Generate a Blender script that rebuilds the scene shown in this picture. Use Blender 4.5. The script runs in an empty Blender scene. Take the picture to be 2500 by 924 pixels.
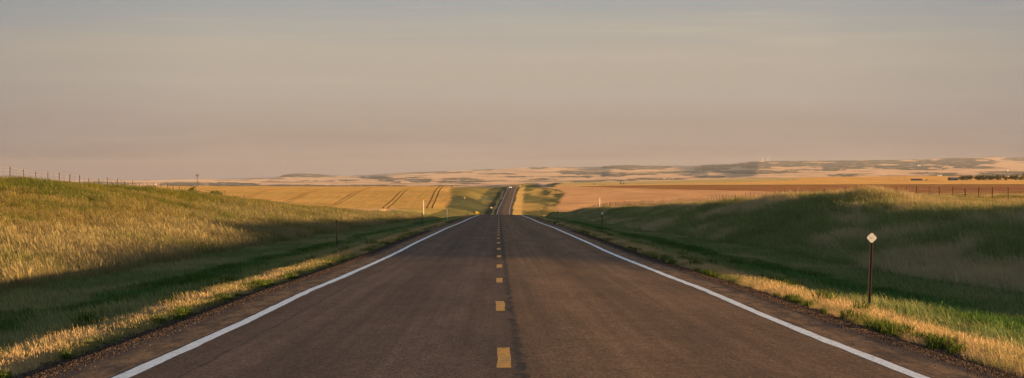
import bpy, math, random
import numpy as np
from mathutils import Vector, Matrix

# ------------------------------------------------------------------ camera, light, exposure
scene = bpy.context.scene
C = scene.collection
R = math.radians
F = 5903.0            # focal length in photo pixels (85 mm on 36 mm, 2500 px wide)
CAMZ = 1.48
HZ = 441.0            # photo row of eye level

cd = bpy.data.cameras.new('camera')
cam = bpy.data.objects.new('camera', cd)
C.objects.link(cam)
cam.location = (0, 0, CAMZ)
cam.rotation_euler = (R(90), 0, 0)
cd.sensor_width = 36.0
cd.lens = 85.0
cd.shift_y = -21.0 / 2500.0
cd.clip_start = 0.1
cd.clip_end = 90000.0
scene.camera = cam

SUN_EL = 2.85
SUN_AZ = 9.0         # degrees behind the straight line to the right (+X) towards -Y
EXPO = 2.0
HAZE = 1.0e-5
SUN_STR = 5.0

scene.view_settings.view_transform = 'Standard'
scene.view_settings.look = 'None'
scene.view_settings.gamma = 1.0
scene.view_settings.exposure = EXPO
scene.view_settings.use_curve_mapping = False

w = bpy.data.worlds.new('World')
scene.world = w
w.use_nodes = True
nt = w.node_tree
for n in list(nt.nodes):
    nt.nodes.remove(n)


def N(nt, kind, **kw):
    n = nt.nodes.new(kind)
    for k, v in kw.items():
        setattr(n, k, v)
    return n


def link(nt, a, b):
    nt.links.new(a, b)


def ramp(nt, stops, interp='LINEAR'):
    n = nt.nodes.new('ShaderNodeValToRGB')
    n.color_ramp.interpolation = interp
    el = n.color_ramp.elements
    while len(el) > 1:
        el.remove(el[-1])
    el[0].position = stops[0][0]
    c = stops[0][1]
    el[0].color = (c[0], c[1], c[2], 1) if hasattr(c, '__len__') else (c, c, c, 1)
    for p, c in stops[1:]:
        e = el.new(p)
        e.color = (c[0], c[1], c[2], 1) if hasattr(c, '__len__') else (c, c, c, 1)
    return n


def mathn(nt, op, a, b=None, clamp=False):
    n = nt.nodes.new('ShaderNodeMath')
    n.operation = op
    n.use_clamp = clamp
    for i, v in enumerate((a, b)):
        if v is None:
            continue
        if isinstance(v, (int, float)):
            n.inputs[i].default_value = v
        else:
            nt.links.new(v, n.inputs[i])
    return n.outputs[0]


def mixc(nt, fac, a, b, mode='MIX'):
    n = nt.nodes.new('ShaderNodeMix')
    n.data_type = 'RGBA'
    n.blend_type = mode
    n.clamp_factor = True
    for sock, v in ((n.inputs[0], fac), (n.inputs[6], a), (n.inputs[7], b)):
        if isinstance(v, (int, float)):
            sock.default_value = v
        elif isinstance(v, (tuple, list)):
            sock.default_value = (v[0], v[1], v[2], 1)
        else:
            nt.links.new(v, sock)
    return n.outputs[2]


sky = N(nt, 'ShaderNodeTexSky', sky_type='NISHITA')
sky.sun_disc = False
sky.sun_elevation = R(SUN_EL)
sky.sun_rotation = R(90 + SUN_AZ)
sky.altitude = 700
sky.air_density = 1.0
sky.dust_density = 2.0
sky.ozone_density = 1.2
tc = N(nt, 'ShaderNodeTexCoord')
nrm = N(nt, 'ShaderNodeVectorMath', operation='NORMALIZE')
link(nt, tc.outputs['Generated'], nrm.inputs[0])
sep = N(nt, 'ShaderNodeSeparateXYZ')
link(nt, nrm.outputs[0], sep.inputs[0])
# thin high veil of cloud and dust: warm near the horizon opposite the sun, grey-blue above
mp = N(nt, 'ShaderNodeMapping')
mp.inputs['Scale'].default_value = (1.6, 1.6, 26.0)
link(nt, nrm.outputs[0], mp.inputs[0])
nz = N(nt, 'ShaderNodeTexNoise')
nz.inputs['Scale'].default_value = 2.2
nz.inputs['Detail'].default_value = 6
nz.inputs['Roughness'].default_value = 0.55
nz.inputs['Distortion'].default_value = 0.5
link(nt, mp.outputs[0], nz.inputs['Vector'])
mp2 = N(nt, 'ShaderNodeMapping')
mp2.inputs['Scale'].default_value = (5.0, 5.0, 120.0)
mp2.inputs['Rotation'].default_value = (0, R(-1.0), 0)
link(nt, nrm.outputs[0], mp2.inputs[0])
nz2 = N(nt, 'ShaderNodeTexNoise')
nz2.inputs['Scale'].default_value = 1.5
nz2.inputs['Detail'].default_value = 8
nz2.inputs['Roughness'].default_value = 0.6
link(nt, mp2.outputs[0], nz2.inputs['Vector'])
zz = mathn(nt, 'ADD', sep.outputs[2], mathn(nt, 'MULTIPLY', mathn(nt, 'SUBTRACT', nz.outputs['Fac'], 0.5), -0.03))
K = 10.0 / (2 ** EXPO)
SKYC = [(0, (0, 0, 0))] + [(0.0, (0.268, 0.198, 0.182)), (0.0097, (0.275, 0.215, 0.196)), (0.0155, (0.352, 0.276, 0.243)), (0.034, (0.426, 0.365, 0.32)), (0.054, (0.463, 0.397, 0.34)), (0.0747, (0.356, 0.359, 0.368))] + [(0.11, (.33, .36, .36)), (0.2, (.47, .51, .53)), (0.6, (.45, .51, .57)), (1.0, (.42, .49, .57))]
zr = mathn(nt, 'POWER', mathn(nt, 'MAXIMUM', zz, 0.0), 0.5)
rp = ramp(nt, [(max(p, 0.0) ** 0.5 if p > 0 else 0.0, tuple(c * K for c in col)) for p, col in SKYC[1:]])
link(nt, zr, rp.inputs[0])
wisp = ramp(nt, [(0.52, 0.0), (0.60, .35), (0.72, 1.0)])
link(nt, nz2.outputs['Fac'], wisp.inputs[0])
zb = ramp(nt, [(0.0, 0.0), (0.03, 0.25), (0.07, 1.0), (0.3, 0.2)])
link(nt, sep.outputs[2], zb.inputs[0])
wf = mathn(nt, 'MULTIPLY', mathn(nt, 'MULTIPLY', wisp.outputs[0], zb.outputs[0]), 0.55)
veil = mixc(nt, wf, rp.outputs[0], tuple(c * K for c in (.55, .47, .38)))
axx = mathn(nt, 'ABSOLUTE', sep.outputs[0])
side = ramp(nt, [(0.0, 1.0), (.12, (.965, .967, .978)), (.21, (.76, .79, .87)), (.4, (.74, .78, .86))])  # lens vignetting painted into the sky: dimmer and bluer towards both sides
link(nt, axx, side.inputs[0])
lum = ramp(nt, [(.3, .985), (.7, 1.025)])
link(nt, nz.outputs['Fac'], lum.inputs[0])
veil = mixc(nt, 1.0, veil, lum.outputs[0], 'MULTIPLY')
veil = mixc(nt, 1.0, veil, side.outputs[0], 'MULTIPLY')
tot = mixc(nt, 0.90, sky.outputs[0], veil)
bg = N(nt, 'ShaderNodeBackground')
bg.inputs['Strength'].default_value = 0.1
link(nt, tot, bg.inputs['Color'])
wo = N(nt, 'ShaderNodeOutputWorld')
link(nt, bg.outputs[0], wo.inputs['Surface'])

sl = bpy.data.lights.new('sun', 'SUN')
sl.energy = SUN_STR
sl.angle = R(0.9)
sl.color = (1.0, 0.60, 0.26)
so = bpy.data.objects.new('sun', sl)
C.objects.link(so)
to_sun = Vector((math.cos(R(SUN_EL)) * math.cos(R(SUN_AZ)), -math.cos(R(SUN_EL)) * math.sin(R(SUN_AZ)), math.sin(R(SUN_EL))))
so.rotation_euler = to_sun.to_track_quat('Z', 'Y').to_euler()
so.location = (60, -10, 40)

rng = np.random.default_rng(7)
random.seed(7)

# ------------------------------------------------------------------ helpers: interpolation, noise


def pchip(xs, ys):
    xs = np.array(xs, float)
    ys = np.array(ys, float)
    h = np.diff(xs)
    d = np.diff(ys) / h
    m = np.zeros_like(xs)
    for i in range(1, len(xs) - 1):
        if d[i - 1] * d[i] > 0:
            w1 = 2 * h[i] + h[i - 1]
            w2 = h[i] + 2 * h[i - 1]
            m[i] = (w1 + w2) / (w1 / d[i - 1] + w2 / d[i])
    m[0] = d[0]
    m[-1] = d[-1]

    def f(x):
        x = np.clip(np.asarray(x, float), xs[0], xs[-1])
        i = np.clip(np.searchsorted(xs, x) - 1, 0, len(xs) - 2)
        t = (x - xs[i]) / h[i]
        t2 = t * t
        t3 = t2 * t
        return ((2 * t3 - 3 * t2 + 1) * ys[i] + (t3 - 2 * t2 + t) * h[i] * m[i]
                + (-2 * t3 + 3 * t2) * ys[i + 1] + (t3 - t2) * h[i] * m[i + 1])
    return f


def hash2(ix, iy, seed):
    n = (ix.astype(np.int64) * 374761393 + iy.astype(np.int64) * 668265263 + seed * 974634777) & 0x7fffffff
    n = ((n ^ (n >> 13)) * 1274126177) & 0x7fffffff
    n = n ^ (n >> 16)
    return (n & 0xffff) / 65535.0


def vnoise(x, y, seed=0):
    ix = np.floor(x)
    iy = np.floor(y)
    fx = x - ix
    fy = y - iy
    fx = fx * fx * (3 - 2 * fx)
    fy = fy * fy * (3 - 2 * fy)
    a = hash2(ix, iy, seed)
    b = hash2(ix + 1, iy, seed)
    c = hash2(ix, iy + 1, seed)
    d = hash2(ix + 1, iy + 1, seed)
    return (a * (1 - fx) + b * fx) * (1 - fy) + (c * (1 - fx) + d * fx) * fy


def fbm(x, y, seed=0, oct=4, gain=0.5):
    x = np.asarray(x, float)
    y = np.asarray(y, float)
    s = 0
    a = 1.0
    t = 0
    for o in range(oct):
        s = s + a * vnoise(x * 2 ** o + 17.3 * o, y * 2 ** o - 9.1 * o, seed + o)
        t += a
        a *= gain
    return s / t


def sstep(a, b, x):
    t = np.clip((x - a) / (b - a), 0, 1)
    return t * t * (3 - 2 * t)


# ------------------------------------------------------------------ terrain profile (heights relative to the camera, distances in metres)
road_h = pchip([-80, 0, 21, 32.2, 37, 42, 52, 62, 81.4, 98, 129, 160, 217, 269, 330, 397, 430, 480, 550, 700, 900, 1050, 1200, 1300, 1390, 1430, 1600, 1800, 2000, 2150, 2265, 2400, 2600, 3200, 5000],
               [-.62, -1.48, -1.72, -1.852, -1.895, -1.935, -2.062, -2.18, -2.395, -2.535, -2.83, -3.125, -3.77, -4.29, -4.95, -5.70, -6.1, -6.9, -8.3, -12, -17.5, -20, -20.8, -20.3, -19.45, -19.0, -16.8, -14, -10.7, -8.3, -7.0, -6.6, -7.6, -11, -16])
road_x = pchip([-80, 0, 21, 42, 62, 98, 160, 268, 400, 700, 1000, 1430, 1800, 2265, 2600, 3200, 4000, 5000],
               [.7, .20, .08, -.07, -.18, -.40, -.74, -1.33, -2.0, -3.6, -4.7, -5.1, -3.1, .8, 6.5, 20, 45, 80])
nat_l = pchip([-80, 0, 60, 100, 150, 182, 217, 274, 345, 408, 458, 520, 600, 700, 850, 950, 1100, 1300, 1400, 1600, 1750, 1900, 2050, 2200, 2400, 3000, 5000, 7000],
              [-1.3, -1.2, -.9, -.6, -.48, -.55, -.9, -2.0, -3.6, -4.8, -6.0, -7.4, -8.6, -9.3, -9.9, -12, -17, -16.6, -15.9, -12.7, -9.3, -7.7, -6.6, -6.2, -7.4, -11.5, -16, -19.5])
nat_rv = pchip([-80, 0, 100, 180, 250, 330, 450, 600, 660, 800, 1000, 1200, 1330, 1500, 1700, 1900, 2150, 2400, 3500, 5500, 7000],
               [-1.2, -1.2, -1.5, -1.7, -2.3, -3.2, -4.8, -6.3, -6.9, -8.9, -12.5, -13.5, -13.6, -11.5, -9.0, -7.2, -6.2, -6.1, -6.5, -5.0, -14])
nat_rh = pchip([-80, 0, 180, 400, 1000, 1330, 1700, 2400, 3500, 5500, 7000],
               [-1.2, -1.2, -1.85, -2.7, -5.0, -6.0, -5.4, -4.2, -3.4, -2.0, -6])
berm_r = pchip([-80, 0, 40, 51, 60, 90, 104, 124, 137, 152, 168, 200, 276, 371, 520, 700, 866, 1200],
               [-1.9, -2.1, -1.9, -1.25, -1.08, -1.08, -1.34, -1.42, -1.32, -1.08, -1.18, -1.80, -3.0, -4.35, -6.2, -8.8, -11.5, -15])  # unseen near stretch of the mound raised to throw shade across the road
edge_y = pchip([-9000, 0, 1050, 1300, 1600, 1800, 1950, 2100, 2500, 9000],
               [459, 459, 456.5, 447.8, 442.5, 437.5, 434.5, 432, 430, 429])     # rim of the plateau 5.5 km out
far_base = pchip([-9000, 0, 1000, 1300, 1600, 1900, 2500, 9000], [457, 457, 456, 451.5, 447, 442.5, 437, 436])
sky_pts = [(-1500, 438), (0, 440), (270, 441), (330, 441), (500, 438), (560, 437.5), (600, 436.5), (640, 435.2), (672, 434.2), (682, 431), (693, 427), (705, 426.2), (720, 424.2), (745, 424.4),
           (772, 425), (798, 427.6), (815, 429.6), (850, 429.4), (884, 428.6), (901, 427.7), (953, 424), (1040, 420), (1126, 416.4), (1195, 413.8), (1300, 409), (1329, 408), (1397, 409), (1440, 408.3), (1467, 407),
           (1495, 404.4), (1534, 403), (1582, 405), (1631, 405), (1690, 406), (1712, 404), (1738, 401.7), (1778, 401.7), (1821, 396.8), (1861, 392.9), (1925, 392.9), (2000, 392.2), (2095, 391.6),
           (2221, 390), (2308, 386.8), (2429, 383.9), (2500, 384.7), (2700, 386), (4500, 392)]
sky_y = pchip([p[0] for p in sky_pts], [p[1] for p in sky_pts])


def px_of(X, Y):
    return 1250 + F * X / np.maximum(Y, 1.0)


def mid_h(X, Y):
    """natural land away from the road out to the plateau rim"""
    Yc = np.minimum(Y, 7000)
    a = X / np.maximum(Yc, 60)
    hv = nat_rv(Yc)
    hh = nat_rh(Yc)
    k = np.clip((a - .06) / .24, 0, 1) * sstep(60, 200, Yc) + (1 - sstep(60, 200, Yc)) * 0.5
    right = hv * (1 - k) + hh * k
    left = nat_l(Yc)
    u = sstep(-1, 1, X / (30 + .02 * np.maximum(Yc, 0)))
    h = left * (1 - u) + right * u
    # plateau rim
    x = px_of(X, Yc)
    rim = (HZ - edge_y(x)) * 5500.0 / F
    k2 = sstep(2400, 5500, Yc)
    h = h * (1 - k2) + rim * k2
    return h


def far_h(X, Y):
    x = px_of(X, Y)
    t = np.clip((Y - 8000) / 14000.0, 0, 1)
    return t, x


def far_rows(x, t):
    """photo row at which far land of depth t shows (its elevation angle)"""
    b = far_base(x)
    s = sky_y(x)
    tt = t ** 0.8
    # the butte and the outermost ridge rise only at the very back
    k = sstep(.86, 1.0, t)
    s_flat = s + np.where((x > 672) & (x < 820), np.maximum(434.3 - (x - 672) / 148 * 4.2 - s, 0), 0) * (1 - k)
    return b + (s_flat - b) * tt


def ground(X, Y, smooth=False):
    X = np.asarray(X, float)
    Y = np.asarray(Y, float)
    rx = road_x(Y)
    rh = road_h(Y)
    d = X - rx
    ad = np.abs(d)
    nat = mid_h(X, Y)
    # the dip: land on the open side of the far road climbs slowly from the verge
    kd = sstep(1000, 1250, Y) * (1 - sstep(3000, 4500, Y)) * (d > 0)
    low = (rh - .38) + (nat - rh + .38) * np.clip((d - 14) / 250, 0, 1)
    nat = nat * (1 - kd) + np.where(d > 0, low, nat) * kd
    # cut or fill profile of the roadside
    fore = rh - .10 - (.76 - .5 * sstep(900, 1200, Y)) * (1 - (1 - np.clip((ad - 4.9) / 6.2, 0, 1)) ** 1.7) - .03 * sstep(4.4, 5.0, ad)
    toe = 13.8 + 1.2 * (fbm(Y / 35.0, Y * 0 + 3, 5, 3) - .5)
    # left bank
    tl = np.clip((ad - toe) / (36.0 - toe), 0, 1)
    pl = 1 - (1 - tl) ** 1.35
    pl = sstep(0, 1, pl) * .45 + pl * .55
    # right bank with the low mound
    by = berm_r(Y)
    by = np.where(Y > 1100, nat, by)
    kb = sstep(1000, 1200, Y)
    bm = by * (1 - kb) + nat * kb
    t1 = np.clip((ad - toe) / (22.5 - toe), 0, 1)
    t2 = np.clip((ad - 22.5) / (12.0), 0, 1)
    s1 = 1 - (1 - t1) ** 1.2
    s1 = sstep(0, 1, s1) * .15 + s1 * .85
    s2 = sstep(0, 1, t2)
    left = fore * (1 - pl) + nat * pl
    right = np.where(ad < 22.5, fore * (1 - s1) + bm * s1, bm * (1 - s2) + nat * s2)
    z = np.where(d < 0, left, right)
    z = np.where(ad < toe, fore, z)
    # low grassy hump on top of the left hill
    z = z + .38 * np.exp(-((X + 35) / 9.0) ** 2 - ((Y - 172) / 16.0) ** 2)
    # lumps
    amp = sstep(12, 18, ad) * (1 - sstep(500, 900, Y))
    z = z + amp * ((fbm(X / 8, Y / 13, 11, 4) - .5) * .75 + (fbm(X / 2.5, Y / 3.5, 21, 3) - .5) * .16)
    z = z + sstep(6.5, 9, ad) * (1 - sstep(9, 14, ad)) * (fbm(X / 2, Y / 4, 31, 3) - .5) * .16 * (1 - sstep(400, 700, Y))
    # gentle relief in the fields
    z = z + sstep(40, 90, ad) * sstep(600, 1200, Y) * (1 - sstep(5000, 7000, Y)) * (fbm(X / 160, Y / 260, 41, 3) - .5) * .7
    # beyond the rim
    t, x = far_h(X, Y)
    fy = far_rows(x, t)
    zf = (HZ - fy) * np.maximum(Y, 8000) / F
    zf = zf + (fbm(X / 700, Y / 900, 51, 4) - .5) * 13 * sstep(0, .25, t) * (1 - sstep(.8, 1, t)) + (fbm(X / 260, Y / 500, 57, 3) - .5) * 5 * (1 - sstep(.9, 1, t))
    zf = np.where(Y > 22000, zf * 1.0 - (Y - 22000) * .01, zf)
    kf = sstep(5500, 8000, Y)
    zm = z
    return zm * (1 - kf) + zf * kf + CAMZ


def gz(x, y):
    return float(ground(np.array([x]), np.array([y]))[0])


def world_from_px(px, py, dist):
    return ((px - 1250) * dist / F, dist, CAMZ + (HZ - py) * dist / F)


# ------------------------------------------------------------------ land use: real local colour of every patch of ground
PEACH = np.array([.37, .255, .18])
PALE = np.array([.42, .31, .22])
GREY = np.array([.062, .066, .062])
GOLD = np.array([.42, .25, .085])
STUB = np.array([.37, .235, .125])
BROWN = np.array([.19, .092, .042])
WHEAT = np.array([.34, .215, .072])
GREEN = np.array([.075, .105, .028])
DRY = np.array([.27, .20, .09])

# blotches of pasture, coulee and scrub on the far hills: x0, x1, y0, y1 in photo rows of the far slope
FARD = [(380, 500, 445, 456), (480, 640, 446, 455), (600, 840, 451, 457), (640, 780, 443.6, 445.6), (560, 700, 436, 437.4), (677, 840, 420, 434.5), (730, 756, 440, 442.5), (768, 812, 441, 446),
        (830, 884, 439, 443), (878, 960, 431, 436.5), (905, 1000, 434, 441), (985, 1062, 437, 446), (925, 975, 440, 447), (880, 1150, 418, 424.5), (985, 1032, 432, 436), (1085, 1175, 436, 440),
        (1060, 1210, 441, 446), (1040, 1200, 452, 456), (780, 1000, 451.5, 456), (1110, 1200, 447.6, 449.4), (1140, 1210, 413, 417.5), (1160, 1260, 424, 426.5), (1220, 1300, 430, 433),
        (1296, 1352, 434, 439), (1210, 1300, 440, 443), (1352, 1420, 417, 426), (1400, 1505, 420, 427), (1460, 1528, 420, 431), (1500, 1605, 422.5, 428.5), (1466, 1640, 402, 415.5), (1340, 1452, 430, 434), (1428, 1560, 438, 442.5),
        (1530, 1690, 434, 439), (1580, 1720, 418, 424), (1695, 1765, 408, 418), (1298, 1340, 407, 414), (1340, 1460, 408, 410.5), (1640, 1700, 426, 430), (1400, 1470, 443, 446),
        (1706, 1790, 402, 415), (1780, 1900, 395, 412), (1860, 2010, 391, 409), (1990, 2130, 390, 408), (1720, 1962, 417, 424.5), (1925, 1975, 412, 418.5), (1975, 2062, 411, 418),
        (1700, 1770, 429, 434), (2020, 2125, 427, 430.5), (1990, 2130, 400, 412), (2100, 2280, 389, 406), (2230, 2440, 386, 404), (2165, 2315, 404, 417.5), (2125, 2240, 404, 413), (2300, 2400, 398, 408), (2450, 2600, 383, 395),
        (2380, 2600, 418, 431), (2280, 2345, 422, 431), (2215, 2300, 420, 426), (2330, 2450, 407, 412), (2500, 3200, 384, 412), (-400, 380, 443, 452), (-900, 300, 452, 457)]
FARL = [(2200, 2240, 391, 395), (2266, 2300, 388, 392), (2265, 2300, 409, 413), (2380, 2420, 390, 394), (1870, 1910, 396, 400), (2150, 2200, 402, 405), (1960, 2040, 396, 398)]


def blot(x, y, spec, nx, ny):
    m = np.zeros_like(x)
    for x0, x1, y0, y1 in spec:
        cx, cy = (x0 + x1) / 2, (y0 + y1) / 2
        rx, ry = (x1 - x0) / 2, max((y1 - y0) / 2, .5)
        q = (np.abs((x + nx - cx) / rx)) ** 2.4 + (np.abs((y + ny - cy) / ry)) ** 2
        m = np.maximum(m, 1 - sstep(.75, 1.15, q))
    return m


def landuse(X, Y, Z):
    n = X.shape[0]
    col = np.zeros((n, 3))
    x = px_of(X, Y)
    y = HZ - (Z - CAMZ) * F / np.maximum(Y, 1)
    d = X - road_x(Y)
    ad = np.abs(d)
    n1 = fbm(X / 6, Y / 16, 61, 4)
    n2 = fbm(X / 1.8, Y / 4, 71, 3)
    # roadside
    g = GREEN[None] * (0.7 + .7 * n1[:, None])
    dry = DRY[None] * (0.75 + .5 * n2[:, None])
    gravel = np.array([.105, .08, .065])[None] * (.75 + .5 * n2[:, None])
    bank = g * (1 - sstep(.42, .62, n1))[:, None] + dry * sstep(.42, .62, n1)[:, None]
    near = np.where((ad > 14)[:, None], bank, g)
    kv = sstep(4.8, 5.2, ad + (n2 - .5) * .6) * (1 - sstep(5.9, 7.2, ad + (n1 - .5)))
    near = near * (1 - kv[:, None]) + dry * kv[:, None]
    kg = 1 - sstep(4.7, 5.1, ad + (n2 - .5) * .5)
    near = near * (1 - kg[:, None]) + gravel * kg[:, None]
    # far stretch of the verge beyond the dip: wide dry strip one side, green inside the fences
    fr = sstep(1100, 1250, Y)
    s = fbm(X / 25, Y / 120, 81, 3)
    farv = np.array([.105, .100, .040])[None] * (.7 + .6 * s[:, None])
    kd = sstep(.40, .60, fbm(X / 12, Y / 90, 83, 4))
    farv = farv * (1 - kd[:, None]) + np.array([.30, .21, .075])[None] * kd[:, None]
    dkg = (d < 0) & (Y > 1380)
    farv = np.where(dkg[:, None], (np.array([.060, .068, .036])[None] * (.6 + .8 * s[:, None]) + np.array([.07, .045, .012])[None] * sstep(.5, .7, fbm(X / 7, Y / 60, 87, 4))[:, None]), farv)
    ylw = (d < -20) & (Y > 1700)
    farv = np.where(ylw[:, None], np.array([.15, .125, .045])[None] * (.7 + .7 * s[:, None]), farv)
    scr = (d > 20) & (Y > 1380) & (Y < 2250)
    sc2 = sstep(.42, .6, fbm(X / 6, Y / 70, 89, 4)) * sstep(20, 30, d)
    farv = np.where(scr[:, None], farv * (1 - sc2[:, None]) + np.array([.055, .058, .030])[None] * sc2[:, None], farv)
    dr = (sstep(5.3, 5.8, d) * (1 - sstep(10.5, 12, d)) + sstep(5.3, 5.6, -d) * (1 - sstep(6.6, 7.4, -d)))
    farv = farv * (1 - dr[:, None]) + np.array([.40, .27, .10])[None] * dr[:, None]
    farv = farv * (1 - kg[:, None]) + gravel * .8 * kg[:, None]
    near = near * (1 - fr[:, None]) + farv * fr[:, None]
    # fields beyond the fences
    row = fbm(X / 14, Y / 500, 91, 3)
    pat = fbm(X / 90, Y / 60, 93, 4)
    fl = STUB[None] * (.85 + .3 * pat[:, None])
    fl = np.where(((Y > 1380) & (Y < 2400))[:, None], WHEAT[None] * (.8 + .4 * pat[:, None]), fl)
    fl = np.where(((Y > 900) & (Y < 1380))[:, None], GOLD[None] * np.array([.7, .9, .8]) * (.8 + .4 * pat[:, None]), fl)
    fl = np.where((Y < 480)[:, None], np.array([.34, .22, .09])[None] * (.8 + .4 * n1[:, None]), fl)
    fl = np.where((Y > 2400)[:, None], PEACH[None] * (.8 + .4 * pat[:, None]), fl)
    frt = STUB[None] * np.array([1.02, .96, .95]) * (.86 + .28 * pat[:, None])
    frt = np.where((pat > .56)[:, None] & (Y > 1300)[:, None], frt * .86, frt)
    bro = BROWN[None] * (.8 + .4 * row[:, None])
    gol = GOLD[None] * (.85 + .3 * row[:, None])
    # brown fallow: everything above its lower edge line
    yb = np.interp(x, [1380, 1440, 1510, 1640, 1720, 1850, 1900, 2100, 2300, 2600], [456, 457, 459, 463, 464.5, 467, 469, 472, 472, 472])
    yt = np.interp(x, [1380, 1600, 1720, 2100, 2500], [455.2, 453.0, 452.6, 451.2, 451.0])
    kbr = ((y < yb) & (y > yt) & (Y > 380) & (Y < 3600) & (x > 1380))
    frt = np.where(kbr[:, None], bro, frt)
    kl = ((y <= yt) & (Y > 900))
    frt = np.where(kl[:, None], gol, frt)
    kgr = (y <= yt) & (x < 1950) & (Y > 2300) & (y < np.interp(x, [1280, 1500, 1700, 1950], [453, 451.5, 448, 441]))
    tan = np.array([.30, .24, .11])[None] * (.8 + .4 * pat[:, None])
    frt = np.where(kgr[:, None], tan, frt)
    ky = (np.abs(y - yt) < np.interp(x, [1430, 1700, 2500], [.35, .65, .8])) & (x > 1420) & (Y > 900)
    frt = np.where(ky[:, None], np.array([.09, .085, .03])[None], frt)
    # weedy field just over the fence
    wd = (Y < 1800) & (d > 30) & (x > 1940) & ((y > 471.5) | (Y < 420))
    wn = fbm(X / 2.2, Y / 22, 95, 5, .65)
    weed = np.array([.34, .23, .09])[None] * (1 - sstep(.45, .6, wn))[:, None] + np.array([.13, .11, .035])[None] * sstep(.45, .6, wn)[:, None]
    frt = np.where(wd[:, None], weed, frt)
    field = np.where((d > 0)[:, None], frt, fl)
    kf = sstep(33.5, 36.5, ad + (n1 - .5) * 2.0)
    # rounded corner of pasture reaching right of the far road
    wr = np.interp(Y, [1250, 1430, 1600, 1800, 2000, 2150, 2300], [30, 31, 34, 40, 46, 42, 30])
    wl = np.interp(Y, [1250, 1380, 1450, 1600, 1900, 2200], [34, 33, 34, 36, 46, 52])
    kf2 = np.where(d > 0, sstep(-1.5, 1.5, ad - wr + (n1 - .5) * 5), sstep(-1.5, 1.5, ad - wl + (n1 - .5) * 4))
    kf = np.where(Y > 1250, kf2, kf)
    col = near * (1 - kf[:, None]) + field * kf[:, None]
    # valley plain and hills
    t, xf = far_h(X, Y)
    yf = far_rows(xf, t)
    nx = (fbm(xf / 16, yf / 2.0, 101, 5, .6) - .5) * 60
    ny = (fbm(xf / 24, yf / 2.5, 103, 5, .6) - .5) * 4.2
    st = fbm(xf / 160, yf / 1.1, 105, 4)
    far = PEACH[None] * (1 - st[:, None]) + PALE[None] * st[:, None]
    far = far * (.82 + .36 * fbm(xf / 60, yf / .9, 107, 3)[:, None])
    thin = sstep(.60, .68, fbm(xf / 110, yf / 1.0, 109, 4))
    far = far * (1 - .75 * thin[:, None]) + GREY[None] * .75 * thin[:, None]
    dk = blot(xf, yf, FARD, nx, ny)
    lt = blot(xf, yf, FARL, nx * .5, ny * .5)
    spk = sstep(.60, .70, fbm(xf / 14, yf / 1.6, 111, 4))
    dk = dk * (1 - lt) * (1 - .45 * spk)
    gy = GREY[None] * (.75 + .6 * fbm(xf / 18, yf / 1.8, 113, 4)[:, None])
    far = far * (1 - dk[:, None]) + gy * dk[:, None]
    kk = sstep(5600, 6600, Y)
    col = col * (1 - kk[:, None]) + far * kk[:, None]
    return np.clip(col, .01, .9)


# ------------------------------------------------------------------ mesh helpers


def mesh_np(name, verts, faces4, smooth=True):
    me = bpy.data.meshes.new(name)
    nv = len(verts)
    nf = len(faces4)
    k = faces4.shape[1]
    me.vertices.add(nv)
    me.vertices.foreach_set('co', np.asarray(verts, np.float32).ravel())
    me.loops.add(nf * k)
    me.loops.foreach_set('vertex_index', faces4.astype(np.int32).ravel())
    me.polygons.add(nf)
    me.polygons.foreach_set('loop_start', np.arange(0, nf * k, k, dtype=np.int32))
    me.polygons.foreach_set('loop_total', np.full(nf, k, dtype=np.int32))
    me.update(calc_edges=True)
    me.validate()
    me.polygons.foreach_set('use_smooth', np.full(nf, bool(smooth)))
    return me


def grid_faces(nr, nc):
    i = np.arange(nr - 1)[:, None] * nc + np.arange(nc - 1)[None]
    return np.stack([i, i + 1, i + nc + 1, i + nc], -1).reshape(-1, 4)


def add_col(me, col, name='Col'):
    a = me.color_attributes.new(name, 'FLOAT_COLOR', 'POINT')
    c = np.ones((len(col), 4), np.float32)
    c[:, :3] = col
    a.data.foreach_set('color', c.ravel())


def link_obj(name, me, mat=None, parent=None, loc=(0, 0, 0)):
    o = bpy.data.objects.new(name, me)
    C.objects.link(o)
    if mat is not None and me is not None and len(me.materials) == 0:
        me.materials.append(mat)
    o.location = loc
    if parent is not None:
        o.parent = parent
    return o


def tag(o, label=None, cat=None, group=None, kind=None):
    if label:
        o['label'] = label
    if cat:
        o['category'] = cat
    if group:
        o['group'] = group
    if kind:
        o['kind'] = kind
    return o


def copy_tree(o, parent=None):
    c = o.copy()
    C.objects.link(c)
    c.parent = parent
    for ch in list(o.children):
        copy_tree(ch, c)
    return c


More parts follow.
